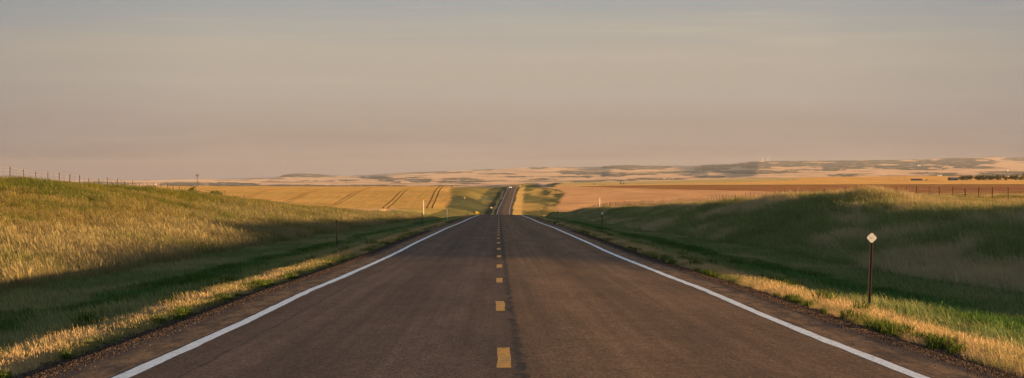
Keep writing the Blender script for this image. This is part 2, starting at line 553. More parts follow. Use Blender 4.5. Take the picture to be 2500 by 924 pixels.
class MB:
    """collects simple solids in one mesh"""

    def __init__(s):
        s.v = []
        s.f = []

    def add(s, verts, faces):
        b = len(s.v)
        s.v += [tuple(p) for p in verts]
        s.f += [tuple(i + b for i in f) for f in faces]

    def box(s, x0, x1, y0, y1, z0, z1):
        s.add([(x0, y0, z0), (x1, y0, z0), (x1, y1, z0), (x0, y1, z0), (x0, y0, z1), (x1, y0, z1), (x1, y1, z1), (x0, y1, z1)],
              [(3, 2, 1, 0), (4, 5, 6, 7), (0, 1, 5, 4), (1, 2, 6, 5), (2, 3, 7, 6), (3, 0, 4, 7)])

    def tube(s, p, q, r0, r1=None, n=8, cap=True):
        r1 = r0 if r1 is None else r1
        p = Vector(p)
        q = Vector(q)
        ax = (q - p).normalized()
        u = ax.orthogonal().normalized()
        v = ax.cross(u)
        vs = []
        for c, r in ((p, r0), (q, r1)):
            for i in range(n):
                a = 2 * math.pi * i / n
                vs.append(c + u * math.cos(a) * r + v * math.sin(a) * r)
        fs = [(i, (i + 1) % n, (i + 1) % n + n, i + n) for i in range(n)]
        if cap:
            fs += [tuple(range(n - 1, -1, -1)), tuple(range(n, 2 * n))]
        s.add(vs, fs)

    def prism(s, poly, axis, a, b):
        """poly: 2-D outline, extruded along axis 'x','y' or 'z' from a to b"""
        n = len(poly)

        def P(u, v, t):
            return {'x': (t, u, v), 'y': (u, t, v), 'z': (u, v, t)}[axis]
        vs = [P(u, v, a) for u, v in poly] + [P(u, v, b) for u, v in poly]
        fs = [(i, (i + 1) % n, (i + 1) % n + n, i + n) for i in range(n)] + [tuple(range(n - 1, -1, -1)), tuple(range(n, 2 * n))]
        s.add(vs, fs)

    def build(s, name, mat, parent=None, loc=(0, 0, 0), smooth=False):
        me = bpy.data.meshes.new(name)
        me.from_pydata(s.v, [], s.f)
        me.validate()
        if smooth:
            for p in me.polygons:
                p.use_smooth = True
        return link_obj(name, me, mat, parent, loc)


def newmat(name):
    m = bpy.data.materials.new(name)
    m.use_nodes = True
    nt = m.node_tree
    for n in list(nt.nodes):
        nt.nodes.remove(n)
    out = N(nt, 'ShaderNodeOutputMaterial')
    return m, nt, out


def simple(name, col, rough=.6, metal=0.0, var=.25, scale=12.0, emit=None, spec=.4):
    m, nt, out = newmat(name)
    b = N(nt, 'ShaderNodeBsdfPrincipled')
    g = N(nt, 'ShaderNodeNewGeometry')
    nz = N(nt, 'ShaderNodeTexNoise')
    nz.inputs['Scale'].default_value = scale
    nz.inputs['Detail'].default_value = 4
    link(nt, g.outputs['Position'], nz.inputs['Vector'])
    r = ramp(nt, [(.3, tuple(c * (1 - var) for c in col)), (.7, tuple(min(1, c * (1 + var)) for c in col))])
    link(nt, nz.outputs['Fac'], r.inputs[0])
    link(nt, r.outputs[0], b.inputs['Base Color'])
    b.inputs['Roughness'].default_value = rough
    b.inputs['Metallic'].default_value = metal
    b.inputs['Specular IOR Level'].default_value = spec
    if emit:
        b.inputs['Emission Color'].default_value = (*emit[0], 1)
        b.inputs['Emission Strength'].default_value = emit[1]
    link(nt, b.outputs[0], out.inputs[0])
    return m


def rough_normal(nt, scale, amount, vec=None):
    """normals of a stalky or clumpy surface: tilted every way at the scale of single stalks"""
    g = N(nt, 'ShaderNodeNewGeometry')
    nz = N(nt, 'ShaderNodeTexNoise')
    nz.inputs['Scale'].default_value = scale
    nz.inputs['Detail'].default_value = 2
    link(nt, vec if vec is not None else g.outputs['Position'], nz.inputs['Vector'])
    s1 = N(nt, 'ShaderNodeVectorMath', operation='SUBTRACT')
    link(nt, nz.outputs['Color'], s1.inputs[0])
    s1.inputs[1].default_value = (.5, .5, .5)
    s2 = N(nt, 'ShaderNodeVectorMath', operation='SCALE')
    link(nt, s1.outputs[0], s2.inputs[0])
    if isinstance(amount, (int, float)):
        s2.inputs['Scale'].default_value = amount
    else:
        link(nt, amount, s2.inputs['Scale'])
    ad = N(nt, 'ShaderNodeVectorMath', operation='ADD')
    link(nt, g.outputs['Normal'], ad.inputs[0])
    link(nt, s2.outputs[0], ad.inputs[1])
    nn = N(nt, 'ShaderNodeVectorMath', operation='NORMALIZE')
    link(nt, ad.outputs[0], nn.inputs[0])
    return nn.outputs[0]


# ------------------------------------------------------------------ ground sheet
rows = [-60 + i * 4.0 for i in range(19)]
y = 15.0
while y < 25500:
    rows.append(y)
    y *= 1.0068 if y < 8000 else 1.0045
rows = np.array(rows)
NC = 620
s = np.linspace(-1, 1, NC)
hw = np.maximum(130.0, .29 * rows + 90)
al = np.interp(rows, [0, 150, 700, 2500], [.13, .16, .45, 1.0])
XX = road_x(rows)[:, None] * (1 - s[None] ** 2) + hw[:, None] * (al[:, None] * s[None] + (1 - al[:, None]) * s[None] ** 3)
YY = np.repeat(rows[:, None], NC, 1)
ZZ = ground(XX.ravel(), YY.ravel())
ZC = ZZ.copy()
dd = np.abs(XX.ravel() - road_x(YY.ravel()))
# the bed under the pavement lies lower than its surface
ZZ = ZZ - (1 - sstep(4.05, 4.4, dd)) * (.05 + .00025 * np.maximum(YY.ravel(), 0))
me = mesh_np('ground', np.stack([XX.ravel(), YY.ravel(), ZZ], 1), grid_faces(len(rows), NC))
add_col(me, landuse(XX.ravel(), YY.ravel(), ZC))
m, nt, out = newmat('ground_soil_and_stubble')
at = N(nt, 'ShaderNodeAttribute', attribute_name='Col')
g = N(nt, 'ShaderNodeNewGeometry')
nz = N(nt, 'ShaderNodeTexNoise')
nz.inputs['Scale'].default_value = 1.3
nz.inputs['Detail'].default_value = 8
nz.inputs['Roughness'].default_value = .7
link(nt, g.outputs['Position'], nz.inputs['Vector'])
r1 = ramp(nt, [(.3, .62), (.7, 1.38)])
link(nt, nz.outputs['Fac'], r1.inputs[0])
mpg = N(nt, 'ShaderNodeMapping')
mpg.inputs['Scale'].default_value = (.035, .012, .05)
link(nt, g.outputs['Position'], mpg.inputs[0])
nzb = N(nt, 'ShaderNodeTexNoise')
nzb.inputs['Scale'].default_value = 1.0
nzb.inputs['Detail'].default_value = 7
nzb.inputs['Roughness'].default_value = .65
link(nt, mpg.outputs[0], nzb.inputs['Vector'])
r2 = ramp(nt, [(.3, .80), (.7, 1.2)])
link(nt, nzb.outputs['Fac'], r2.inputs[0])
c1 = mixc(nt, 1.0, at.outputs['Color'], r1.outputs[0], 'MULTIPLY')
c2 = mixc(nt, 1.0, c1, r2.outputs[0], 'MULTIPLY')
df = N(nt, 'ShaderNodeBsdfDiffuse')
link(nt, c2, df.inputs['Color'])
link(nt, rough_normal(nt, 9.0, 7.0), df.inputs['Normal'])
m.cycles.use_bump_map_correction = False
link(nt, df.outputs[0], out.inputs[0])
gobj = link_obj('ground', me, m)
tag(gobj, 'rolling prairie ground with banks, stubble fields and far hills', 'ground', kind='structure')

# ------------------------------------------------------------------ road
ry = np.concatenate([np.arange(-40, 16, 4.0), 16 * 1.006 ** np.arange(0, 900)])
ry = ry[ry < 3150]
lat = np.array([-4.5, -4.42, -4.2, -3.95, -3.65, -3.0, -2, -1, 0, 1, 2, 3.0, 3.65, 3.95, 4.2, 4.42, 4.5])


def road_z(d, Y):
    crown = -.015 * np.abs(d)
    edge = -.12 * (np.abs(d) > 4.45)
    dip = (fbm(Y / 30.0, Y * 0 + np.sign(d) * 3, 121, 2) - .5) * .05 * sstep(2.5, 5, np.abs(d))
    return road_h(Y) + CAMZ + .03 + crown + edge + dip * sstep(0, 60, Y)


def strip(name, lats, ys, mat, parent=None, lift=0.0, wob=0.0, uvs=True, seed=1):
    L = np.asarray(lats, float)
    Yg = np.repeat(ys[:, None], len(L), 1)
    Lg = np.repeat(L[None], len(ys), 0)
    Lw = Lg
    if wob:
        Lw = Lg + (fbm(Yg / 1.3, Lg * 40, seed, 2) - .5) * wob
    dz = road_x(Yg + .5) - road_x(Yg - .5)
    X = road_x(Yg) + Lw
    Z = road_z(Lw, Yg) + lift + .000012 * np.maximum(Yg, 0) * (1 if lift else 0)
    me = mesh_np(name, np.stack([X.ravel(), Yg.ravel(), Z.ravel()], 1), grid_faces(len(ys), len(L)))
    a = me.attributes.new('lane', 'FLOAT_VECTOR', 'POINT')
    a.data.foreach_set('vector', np.stack([Lg.ravel(), Yg.ravel(), 0 * Yg.ravel()], 1).astype(np.float32).ravel())
    return link_obj(name, me, mat, parent)


m, nt, out = newmat('worn_asphalt')
ln = N(nt, 'ShaderNodeAttribute', attribute_name='lane')
sp = N(nt, 'ShaderNodeSeparateXYZ')
link(nt, ln.outputs['Vector'], sp.inputs[0])
LX, LY = sp.outputs[0], sp.outputs[1]


def lnoise(scale_xy, detail=4, rough=.6, dist=0.0):
    mp = N(nt, 'ShaderNodeMapping')
    mp.inputs['Scale'].default_value = (scale_xy[0], scale_xy[1], 1)
    link(nt, ln.outputs['Vector'], mp.inputs[0])
    n = N(nt, 'ShaderNodeTexNoise')
    n.inputs['Scale'].default_value = 1
    n.inputs['Detail'].default_value = detail
    n.inputs['Roughness'].default_value = rough
    n.inputs['Distortion'].default_value = dist
    link(nt, mp.outputs[0], n.inputs['Vector'])
    return n.outputs['Fac']


ax = mathn(nt, 'ABSOLUTE', LX)
agg = ramp(nt, [(.25, .38), (.5, 1.0), (.75, 1.75)])
link(nt, lnoise((30, 5), 4, .8), agg.inputs[0])
mott = ramp(nt, [(.3, .72), (.7, 1.26)])
link(nt, lnoise((1.0, .12), 6, .65), mott.inputs[0])
streak = ramp(nt, [(.3, .78), (.7, 1.2)])
link(nt, lnoise((5, .02), 4, .6), streak.inputs[0])
spk = ramp(nt, [(.70, 0.0), (.76, 1.0)])
link(nt, lnoise((26, 5.5), 2, .5), spk.inputs[0])
# wheel paths: polished, a little darker, two per lane
wp = N(nt, 'ShaderNodeMath', operation='COSINE')
link(nt, mathn(nt, 'MULTIPLY', mathn(nt, 'SUBTRACT', ax, 1.75), 2 * math.pi / 1.75), wp.inputs[0])
wpr = ramp(nt, [(0.0, 1.07), (1.0, .86)])
link(nt, mathn(nt, 'MULTIPLY_ADD', wp.outputs[0], .5), wpr.inputs[0])
wpr.inputs[0].default_value = .5
wadd = mathn(nt, 'ADD', mathn(nt, 'MULTIPLY', wp.outputs[0], .5), .5)
link(nt, wadd, wpr.inputs[0])
base = mixc(nt, mathn(nt, 'GREATER_THAN', LX, 0.03), (.104, .063, .043), (.142, .080, .043))
base = mixc(nt, 1.0, base, agg.outputs[0], 'MULTIPLY')
mid = ramp(nt, [(.3, .80), (.7, 1.22)])
link(nt, lnoise((7, 1.4), 4, .75), mid.inputs[0])
base = mixc(nt, 1.0, base, mid.outputs[0], 'MULTIPLY')
base = mixc(nt, 1.0, base, mott.outputs[0], 'MULTIPLY')
base = mixc(nt, 1.0, base, streak.outputs[0], 'MULTIPLY')
base = mixc(nt, 1.0, base, wpr.outputs[0], 'MULTIPLY')
base = mixc(nt, mathn(nt, 'MULTIPLY', spk.outputs[0], .28), base, (.34, .22, .14))
# darker repair patches and tyre-blackened stretches
pch = ramp(nt, [(.56, 0.0), (.60, 1.0)])
link(nt, lnoise((.55, .045), 3, .5, 1.2), pch.inputs[0])
base = mixc(nt, mathn(nt, 'MULTIPLY', pch.outputs[0], .16), base, (.05, .038, .032))
# centre joint
jn = mathn(nt, 'ADD', LX, mathn(nt, 'MULTIPLY', mathn(nt, 'SUBTRACT', lnoise((1.5, .5), 6, .8), .5), .34))
joint = mathn(nt, 'MULTIPLY', 1.9, mathn(nt, 'SUBTRACT', 1.0, mathn(nt, 'DIVIDE', mathn(nt, 'ABSOLUTE', mathn(nt, 'SUBTRACT', jn, .015)), .06), True), True)
jr = ramp(nt, [(.40, .12), (.56, 1.0)])
link(nt, lnoise((3, 1.1), 4, .7), jr.inputs[0])
base = mixc(nt, mathn(nt, 'MULTIPLY', mathn(nt, 'MULTIPLY', joint, jr.outputs[0]), .95), base, (.028, .024, .022))
# a thin seam inside each lane edge
for off, wd, st in ((-3.02, .028, .75), (2.2, .012, .3), (-.9, .010, .25)):
    jn2 = mathn(nt, 'ADD', LX, mathn(nt, 'MULTIPLY', mathn(nt, 'SUBTRACT', lnoise((1.1, .25), 4, .7), .5), .25))
    q = mathn(nt, 'SUBTRACT', 1.0, mathn(nt, 'DIVIDE', mathn(nt, 'ABSOLUTE', mathn(nt, 'SUBTRACT', jn2, off)), wd), True)
    base = mixc(nt, mathn(nt, 'MULTIPLY', q, st), base, (.03, .026, .025))
# shoulder: loose brown grit, dark tar band at its outer side
shf = mathn(nt, 'GREATER_THAN', ax, 3.66)
shn = ramp(nt, [(.40, (.062, .038, .026)), (.58, (.205, .115, .058))])
link(nt, lnoise((3.5, .55), 6, .8), shn.inputs[0])
shc = mixc(nt, 1.0, shn.outputs[0], agg.outputs[0], 'MULTIPLY')
edge_in = mathn(nt, 'ADD', ax, mathn(nt, 'MULTIPLY', mathn(nt, 'SUBTRACT', lnoise((.8, .25), 5, .65), .5), .7))
tb = ramp(nt, [(0.0, 0.0), (.35, 1.0), (.75, 1.0), (1.0, .6)])
link(nt, mathn(nt, 'DIVIDE', mathn(nt, 'SUBTRACT', edge_in, 3.95), .55, True), tb.inputs[0])
shc = mixc(nt, mathn(nt, 'MULTIPLY', tb.outputs[0], .8), shc, (.052, .034, .028))
base = mixc(nt, shf, base, shc)
# transverse fine cracks
vo = N(nt, 'ShaderNodeTexVoronoi', feature='DISTANCE_TO_EDGE')
mpv = N(nt, 'ShaderNodeMapping')
mpv.inputs['Scale'].default_value = (.16, .10, 1)
link(nt, ln.outputs['Vector'], mpv.inputs[0])
wv = N(nt, 'ShaderNodeVectorMath', operation='ADD')
link(nt, mpv.outputs[0], wv.inputs[0])
nzv = N(nt, 'ShaderNodeTexNoise')
nzv.inputs['Scale'].default_value = 1.6
nzv.inputs['Detail'].default_value = 4
link(nt, mpv.outputs[0], nzv.inputs['Vector'])
link(nt, nzv.outputs['Color'], wv.inputs[1])
link(nt, wv.outputs[0], vo.inputs['Vector'])
ck = mathn(nt, 'LESS_THAN', vo.outputs['Distance'], .0035)
base = mixc(nt, mathn(nt, 'MULTIPLY', ck, .45), base, (.04, .032, .03))
p = N(nt, 'ShaderNodeBsdfPrincipled')
link(nt, base, p.inputs['Base Color'])
p.inputs['Roughness'].default_value = 1.0
p.inputs['Specular IOR Level'].default_value = .08
mps = N(nt, 'ShaderNodeMapping')
mps.inputs['Scale'].default_value = (60, 60, 60)
g3 = N(nt, 'ShaderNodeNewGeometry')
link(nt, rough_normal(nt, 45.0, .40), p.inputs['Normal'])
link(nt, p.outputs[0], out.inputs[0])
road = strip('road', lat, ry, m)
tag(road, 'two lane asphalt highway running straight over the hills', 'road', kind='structure')


def paint(name, col, wear):
    m, nt, out = newmat(name)
    g = N(nt, 'ShaderNodeNewGeometry')
    nz = N(nt, 'ShaderNodeTexNoise')
    nz.inputs['Scale'].default_value = 9
    nz.inputs['Detail'].default_value = 7
    nz.inputs['Roughness'].default_value = .75
    link(nt, g.outputs['Position'], nz.inputs['Vector'])
    r = ramp(nt, [(wear - .07, (.12, .10, .09)), (wear + .05, col), (.9, tuple(min(1, c * 1.15) for c in col))])
    link(nt, nz.outputs['Fac'], r.inputs[0])
    b = N(nt, 'ShaderNodeBsdfPrincipled')
    b.inputs['Roughness'].default_value = .8
    b.inputs['Specular IOR Level'].default_value = .3
    link(nt, r.outputs[0], b.inputs['Base Color'])
    link(nt, rough_normal(nt, 40.0, .35), b.inputs['Normal'])
    link(nt, b.outputs[0], out.inputs[0])
    return m


white_p = paint('white_road_paint', (.60, .61, .62), .40)
yellow_p = paint('yellow_road_paint', (.60, .26, .015), .45)
ly = ry[ry > 14]
ly = np.sort(np.concatenate([ly, np.arange(14, 120, .5)]))
for sd in (-1, 1):
    w2 = .075
    strip('edge_line', [sd * 3.55 - w2, sd * 3.55 + w2], ly, white_p, road, .0008, .03, seed=7 + sd)
for k in range(-1, 40):
    y0 = 22.0 + 12.2 * k
    strip('lane_dash', [-.21, -.08], np.linspace(y0, y0 + 3.2, 9), yellow_p, road, .0008, .035, seed=30 + k)
strip('lane_stripe', [-.16, -.06], ry[ry > 1200], yellow_p, road, .0008, 0)

# ------------------------------------------------------------------ tall wheat with tractor tracks (raised crop, real grooves)
wr_ = np.concatenate([np.arange(1384, 2420, 7.0)])
pairs = [-330, -290, -254, -218, -182, -147, -113, -80, -55]
cols = [(-46.0, 1)]
for px0 in pairs:
    for t in (-1.55, 1.55):
        c = px0 + t
        hwid = .32 if px0 > -130 else .50
        cols += [(c - hwid - .07, 1), (c - hwid, 0), (c + hwid, 0), (c + hwid + .07, 1)]
cols += [(x, 1) for x in np.arange(-600, -48, 6.0) if all(abs(x - (q + t)) > 1.8 for q in pairs for t in (-1.55, 1.55))]
cols.sort()
cx = np.array([c[0] for c in cols])
up = np.array([c[1] for c in cols], float)
Yg = np.repeat(wr_[:, None], len(cx), 1)
Xg = cx[None] - .02 * (Yg - 1770)
wl_ = np.interp(Yg, [1250, 1380, 1450, 1600, 1900, 2200, 2420], [34, 33, 34, 36, 46, 52, 60])
lim = road_x(Yg) - wl_
Zg = ground(Xg.ravel(), Yg.ravel()).reshape(Xg.shape)
hgt = .78 * up[None] * np.ones_like(Yg)
hgt[0] = 0
hgt[-1] = 0
hgt = hgt + (fbm(Xg / 7, Yg / 20, 131, 3) - .5) * .16 * (hgt > .1)
inside = sstep(0, 2, lim - Xg)
Zg = Zg + hgt * inside + .12 * inside - .3 * (1 - inside)
me = mesh_np('wheat_field', np.stack([Xg.ravel(), Yg.ravel(), Zg.ravel()], 1), grid_faces(len(wr_), len(cx)), smooth=False)
pat = fbm(Xg.ravel() / 70, Yg.ravel() / 110, 133, 4)
gr = sstep(.52, .70, fbm(Xg.ravel() / 60, Yg.ravel() / 45, 135, 3)) * (1 - sstep(1750, 1900, Yg.ravel()))
colr = WHEAT[None] * (.82 + .36 * pat[:, None])
colr = colr * (1 - .35 * gr[:, None]) + np.array([.24, .20, .06])[None] * .35 * gr[:, None]
gv = (np.repeat(up[None], len(wr_), 0).ravel() < .5)
colr[gv] = np.array([.15, .085, .035])
add_col(me, colr)
m, nt, out = newmat('ripe_wheat')
at = N(nt, 'ShaderNodeAttribute', attribute_name='Col')
g = N(nt, 'ShaderNodeNewGeometry')
mpw = N(nt, 'ShaderNodeMapping')
mpw.inputs['Scale'].default_value = (.35, .012, .3)
mpw.inputs['Rotation'].default_value = (0, 0, R(-1.1))
link(nt, g.outputs['Position'], mpw.inputs[0])
nz = N(nt, 'ShaderNodeTexNoise')
nz.inputs['Scale'].default_value = 1
nz.inputs['Detail'].default_value = 6
nz.inputs['Roughness'].default_value = .7
link(nt, mpw.outputs[0], nz.inputs['Vector'])
r1 = ramp(nt, [(.3, .8), (.7, 1.2)])
link(nt, nz.outputs['Fac'], r1.inputs[0])
c1 = mixc(nt, 1.0, at.outputs['Color'], r1.outputs[0], 'MULTIPLY')
df = N(nt, 'ShaderNodeBsdfDiffuse')
link(nt, c1, df.inputs['Color'])
link(nt, rough_normal(nt, 9.0, 7.0), df.inputs['Normal'])
m.cycles.use_bump_map_correction = False
link(nt, df.outputs[0], out.inputs[0])
wf_ = link_obj('wheat_field', me, m)
tag(wf_, 'golden ripe wheat with paired tractor tracks on the far slope', 'wheat field', kind='stuff')

# ------------------------------------------------------------------ grass


def blade_mat(name, trans=.35):
    m, nt, out = newmat(name)
    tint = N(nt, 'ShaderNodeAttribute', attribute_name='tint', attribute_type='INSTANCER')
    bc = N(nt, 'ShaderNodeAttribute', attribute_name='Col')
    sp = N(nt, 'ShaderNodeSeparateColor')
    link(nt, bc.outputs['Color'], sp.inputs[0])
    # R: height along blade, G: random per blade, B: seed head
    straw = N(nt, 'ShaderNodeAttribute', attribute_name='straw', attribute_type='INSTANCER')
    bright = mathn(nt, 'MULTIPLY_ADD', sp.outputs[1], .8)
    bn = N(nt, 'ShaderNodeMath', operation='MULTIPLY_ADD')
    link(nt, sp.outputs[1], bn.inputs[0])
    bn.inputs[1].default_value = 1.25
    bn.inputs[2].default_value = .36
    c = mixc(nt, 1.0, tint.outputs['Color'], bn.outputs[0], 'MULTIPLY')
    f = mathn(nt, 'MULTIPLY', straw.outputs['Fac'], mathn(nt, 'MAXIMUM', sp.outputs[2], mathn(nt, 'MULTIPLY', mathn(nt, 'POWER', sp.outputs[0], 1.6), .75)), True)
    c = mixc(nt, f, c, (.34, .26, .14))
    d = N(nt, 'ShaderNodeBsdfDiffuse')
    t = N(nt, 'ShaderNodeBsdfTranslucent')
    link(nt, c, d.inputs['Color'])
    link(nt, c, t.inputs['Color'])
    mx = N(nt, 'ShaderNodeMixShader')
    mx.inputs[0].default_value = trans
    link(nt, d.outputs[0], mx.inputs[1])
    link(nt, t.outputs[0], mx.inputs[2])
    link(nt, mx.outputs[0], out.inputs[0])
    return m


bmat = blade_mat('grass_blades')


def tuft(name, nb, rad, hmin, hmax, wid, lean, heads=0.0, seed=0, leafy=False, windx=-.28):
    r = np.random.default_rng(seed)
    V, Fc, Cc = [], [], []
    for b in range(nb):
        a = r.uniform(0, 2 * math.pi)
        q = rad * math.sqrt(r.uniform())
        x0, y0 = q * math.cos(a), q * math.sin(a)
        h = r.uniform(hmin, hmax)
        la = r.uniform(0, 2 * math.pi)
        lm = abs(r.normal(0, lean)) * h
        dx, dy = math.cos(la) * lm + windx * h * r.uniform(.4, 1.2), math.sin(la) * lm
        fa = r.uniform(0, math.pi)
        wx, wy = math.cos(fa) * wid / 2, math.sin(fa) * wid / 2
        rn = r.uniform()
        pts = []
        if leafy:
            prof = [(0, .25), (.35, 1.0), (.7, .8), (1, .08)]
        elif r.uniform() < heads:
            prof = [(0, .6), (.5, .45), (.78, .3), (.82, 1.3), (.93, 1.5), (1, .2)]
        else:
            prof = [(0, 1), (.4, .9), (.75, .6), (1, .06)]
        hd = len(prof) == 6
        base = len(V)
        for i, (t, ww) in enumerate(prof):
            cxx, cyy, czz = x0 + dx * t * t, y0 + dy * t * t, h * t * (1 - .12 * t * (lm / h))
            V.append((cxx - wx * ww, cyy - wy * ww, czz))
            V.append((cxx + wx * ww, cyy + wy * ww, czz))
            cc = (t, rn, 1.0 if (hd and i >= 3) else 0.0)
            Cc += [cc, cc]
        for i in range(len(prof) - 1):
            k = base + 2 * i
            Fc.append((k, k + 1, k + 3, k + 2))
    me = bpy.data.meshes.new(name)
    me.from_pydata(V, [], Fc)
    add_col(me, np.array(Cc))
    me.materials.append(bmat)
    for p_ in me.polygons:
        p_.use_smooth = True
    return bpy.data.objects.new(name, me)


def lib(name, objs):
    col = bpy.data.collections.new(name)
    for o in objs:
        col.objects.link(o)
    return col


lib_tall = lib('tall_tufts', [tuft('tall_tuft', 75, .34, .30, .72, .011, .22, .35, s) for s in range(5)])
lib_dry = lib('dry_tufts', [tuft('dry_tuft', 95, .26, .10, .30, .007, .40, .25, 20 + s) for s in range(4)])
lib_low = lib('low_tufts', [tuft('low_tuft', 80, .30, .07, .24, .010, .45, .03, 40 + s) for s in range(4)])
lib_weed = lib('weed_tufts', [tuft('weed_tuft', 90, .16, .08, .34, .020, .40, 0, 60 + s, leafy=True, windx=.05) for s in range(4)])


def scatter(name, libcol, pts, rot, scl, tint, straw, label, cat):
    me = bpy.data.meshes.new(name)
    me.vertices.add(len(pts))
    me.vertices.foreach_set('co', pts.astype(np.float32).ravel())
    for nm, ty, key, arr in (('rot', 'FLOAT_VECTOR', 'vector', rot), ('scl', 'FLOAT_VECTOR', 'vector', scl), ('straw', 'FLOAT', 'value', straw)):
        a = me.attributes.new(nm, ty, 'POINT')
        a.data.foreach_set(key, arr.astype(np.float32).ravel())
    add_col(me, tint, 'tint')
    o = link_obj(name, me)
    ng = bpy.data.node_groups.new(name + '_scatter', 'GeometryNodeTree')
    ng.interface.new_socket('Geometry', in_out='INPUT', socket_type='NodeSocketGeometry')
    ng.interface.new_socket('Geometry', in_out='OUTPUT', socket_type='NodeSocketGeometry')
    gi = ng.nodes.new('NodeGroupInput')
    go = ng.nodes.new('NodeGroupOutput')
    ip = ng.nodes.new('GeometryNodeInstanceOnPoints')
    ci = ng.nodes.new('GeometryNodeCollectionInfo')
    ci.inputs['Collection'].default_value = libcol
    ci.inputs['Separate Children'].default_value = True
    ci.inputs['Reset Children'].default_value = True
    ar = ng.nodes.new('GeometryNodeInputNamedAttribute')
    ar.data_type = 'FLOAT_VECTOR'
    ar.inputs['Name'].default_value = 'rot'
    asx = ng.nodes.new('GeometryNodeInputNamedAttribute')
    asx.data_type = 'FLOAT_VECTOR'
    asx.inputs['Name'].default_value = 'scl'
    rv = ng.nodes.new('FunctionNodeRandomValue')
    rv.data_type = 'INT'
    rv.inputs[4].default_value = 0
    rv.inputs[5].default_value = 99
    ng.links.new(gi.outputs[0], ip.inputs['Points'])
    ng.links.new(ci.outputs[0], ip.inputs['Instance'])
    ip.inputs['Pick Instance'].default_value = True
    ng.links.new(rv.outputs[2], ip.inputs['Instance Index'])
    er = ng.nodes.new('FunctionNodeEulerToRotation')
    ng.links.new(ar.outputs[0], er.inputs[0])
    ng.links.new(er.outputs[0], ip.inputs['Rotation'])
    ng.links.new(asx.outputs[0], ip.inputs['Scale'])
    ng.links.new(ip.outputs[0], go.inputs[0])
    md = o.modifiers.new('scatter', 'NODES')
    md.node_group = ng
    tag(o, label, cat, kind='stuff')
    return o


def sample_zone(d0, d1, y0, y1, dens0, fall=90.0, seed=1):
    """random points with lateral offset d0..d1 from the road centre; density thins with distance. Kept inside the view with a wide margin."""
    r = np.random.default_rng(seed)
    area = (d1 - d0) * (y1 - y0)
    n = int(area * dens0)
    # importance: draw Y, keep by density
    Y = r.uniform(y0, y1, n)
    keep = r.uniform(0, 1, n) < np.minimum(1, (fall / np.maximum(Y, 1)) ** 1.15)
    Y = Y[keep]
    d = r.uniform(d0, d1, len(Y))
    X = road_x(Y) + d
    px = px_of(X, Y)
    ok = (px > -450) & (px < 2950) & (Y > 14)
    return X[ok], Y[ok], d[ok]


def build_scatter(name, libcol, X, Y, size, tint, straw, label, cat, seed, sink=.02, yaw=.5, grow=True):
    r = np.random.default_rng(seed)
    Z = ground(X, Y) - sink
    n = len(X)
    far = np.sqrt(np.clip(Y / 90.0, 1, 6)) if grow else np.ones(n)
    sc = size * r.uniform(.75, 1.25, n)
    scl = np.stack([sc * far, sc * far, sc * (1 + .06 * (far - 1))], 1)
    rot = np.stack([r.normal(0, .05, n), r.normal(0, .05, n), r.uniform(-yaw, yaw, n)], 1)
    return scatter(name, libcol, np.stack([X, Y, Z], 1), rot, scl, tint, straw, label, cat)


def lerp3(a, b, t):
    return np.asarray(a)[None] * (1 - t[:, None]) + np.asarray(b)[None] * t[:, None]


def patches(X, Y, sx, sy, seed, lo, hi):
    return sstep(lo, hi, fbm(X / sx, Y / sy, seed, 4))


YG0, YG1 = 14, 640
# tall grass on the bank with the sunny face (left side)
X, Y, d = sample_zone(-38, -13.2, 40, YG1, 5.0, 85, 3)
sl_ = X * .35 + Y * .05
t1 = patches(X, Y, 7, 12, 201, .42, .62)
t2 = patches(X, Y, 4, 9, 205, .50, .66)
low = 1 - sstep(19, 25, np.abs(d) + (t1 - .5) * 5)
tint = lerp3((.108, .108, .016), (.140, .118, .030), t1)
tint = tint * (1 - low[:, None]) + np.array([.145, .135, .055])[None] * low[:, None]
tint = tint * (1 - .75 * t2[:, None]) + np.array([.062, .090, .016])[None] * .75 * t2[:, None]
straw = .10 + .25 * t1 * (1 - t2) + .22 * low
hh = (.50 + .30 * low + .40 * fbm(X / 5, Y / 9, 207, 3)) * (.7 + .65 * fbm(X / .9, Y / 2, 209, 2))
build_scatter('tall_grass', lib_tall, X, Y, hh, tint, straw, 'tall yellow green grass on the sunlit bank below the hilltop fence', 'grass', 5)
# tall grass on the shaded bank (right side)
X, Y, d = sample_zone(13.2, 37, 36, YG1, 5.0, 85, 13)
t1 = patches(X + .5 * Y * .12, Y, 3.2, 14, 211, .46, .60)
t2 = patches(X, Y, 5, 10, 215, .50, .66)
tint = lerp3((.125, .180, .058), (.36, .33, .195), t1)
tint = tint * (1 - .7 * t2[:, None]) + np.array([.065, .115, .030])[None] * .7 * t2[:, None]
topk = sstep(19.5, 22.5, d)
tint = tint * (1 - .6 * topk[:, None]) + np.array([.23, .17, .06])[None] * .6 * topk[:, None]
straw = .3 + .6 * t1 + .2 * topk
hh = (.62 + .5 * fbm(X / 5, Y / 9, 217, 3)) * (.7 + .65 * fbm(X / .9, Y / 2, 219, 2)) * (1 - .5 * sstep(21.5, 26, d))
build_scatter('tall_grass', lib_tall, X, Y, hh, tint, np.clip(straw, 0, 1), 'tall green grass with pale seed heads on the shaded mound', 'grass', 15)
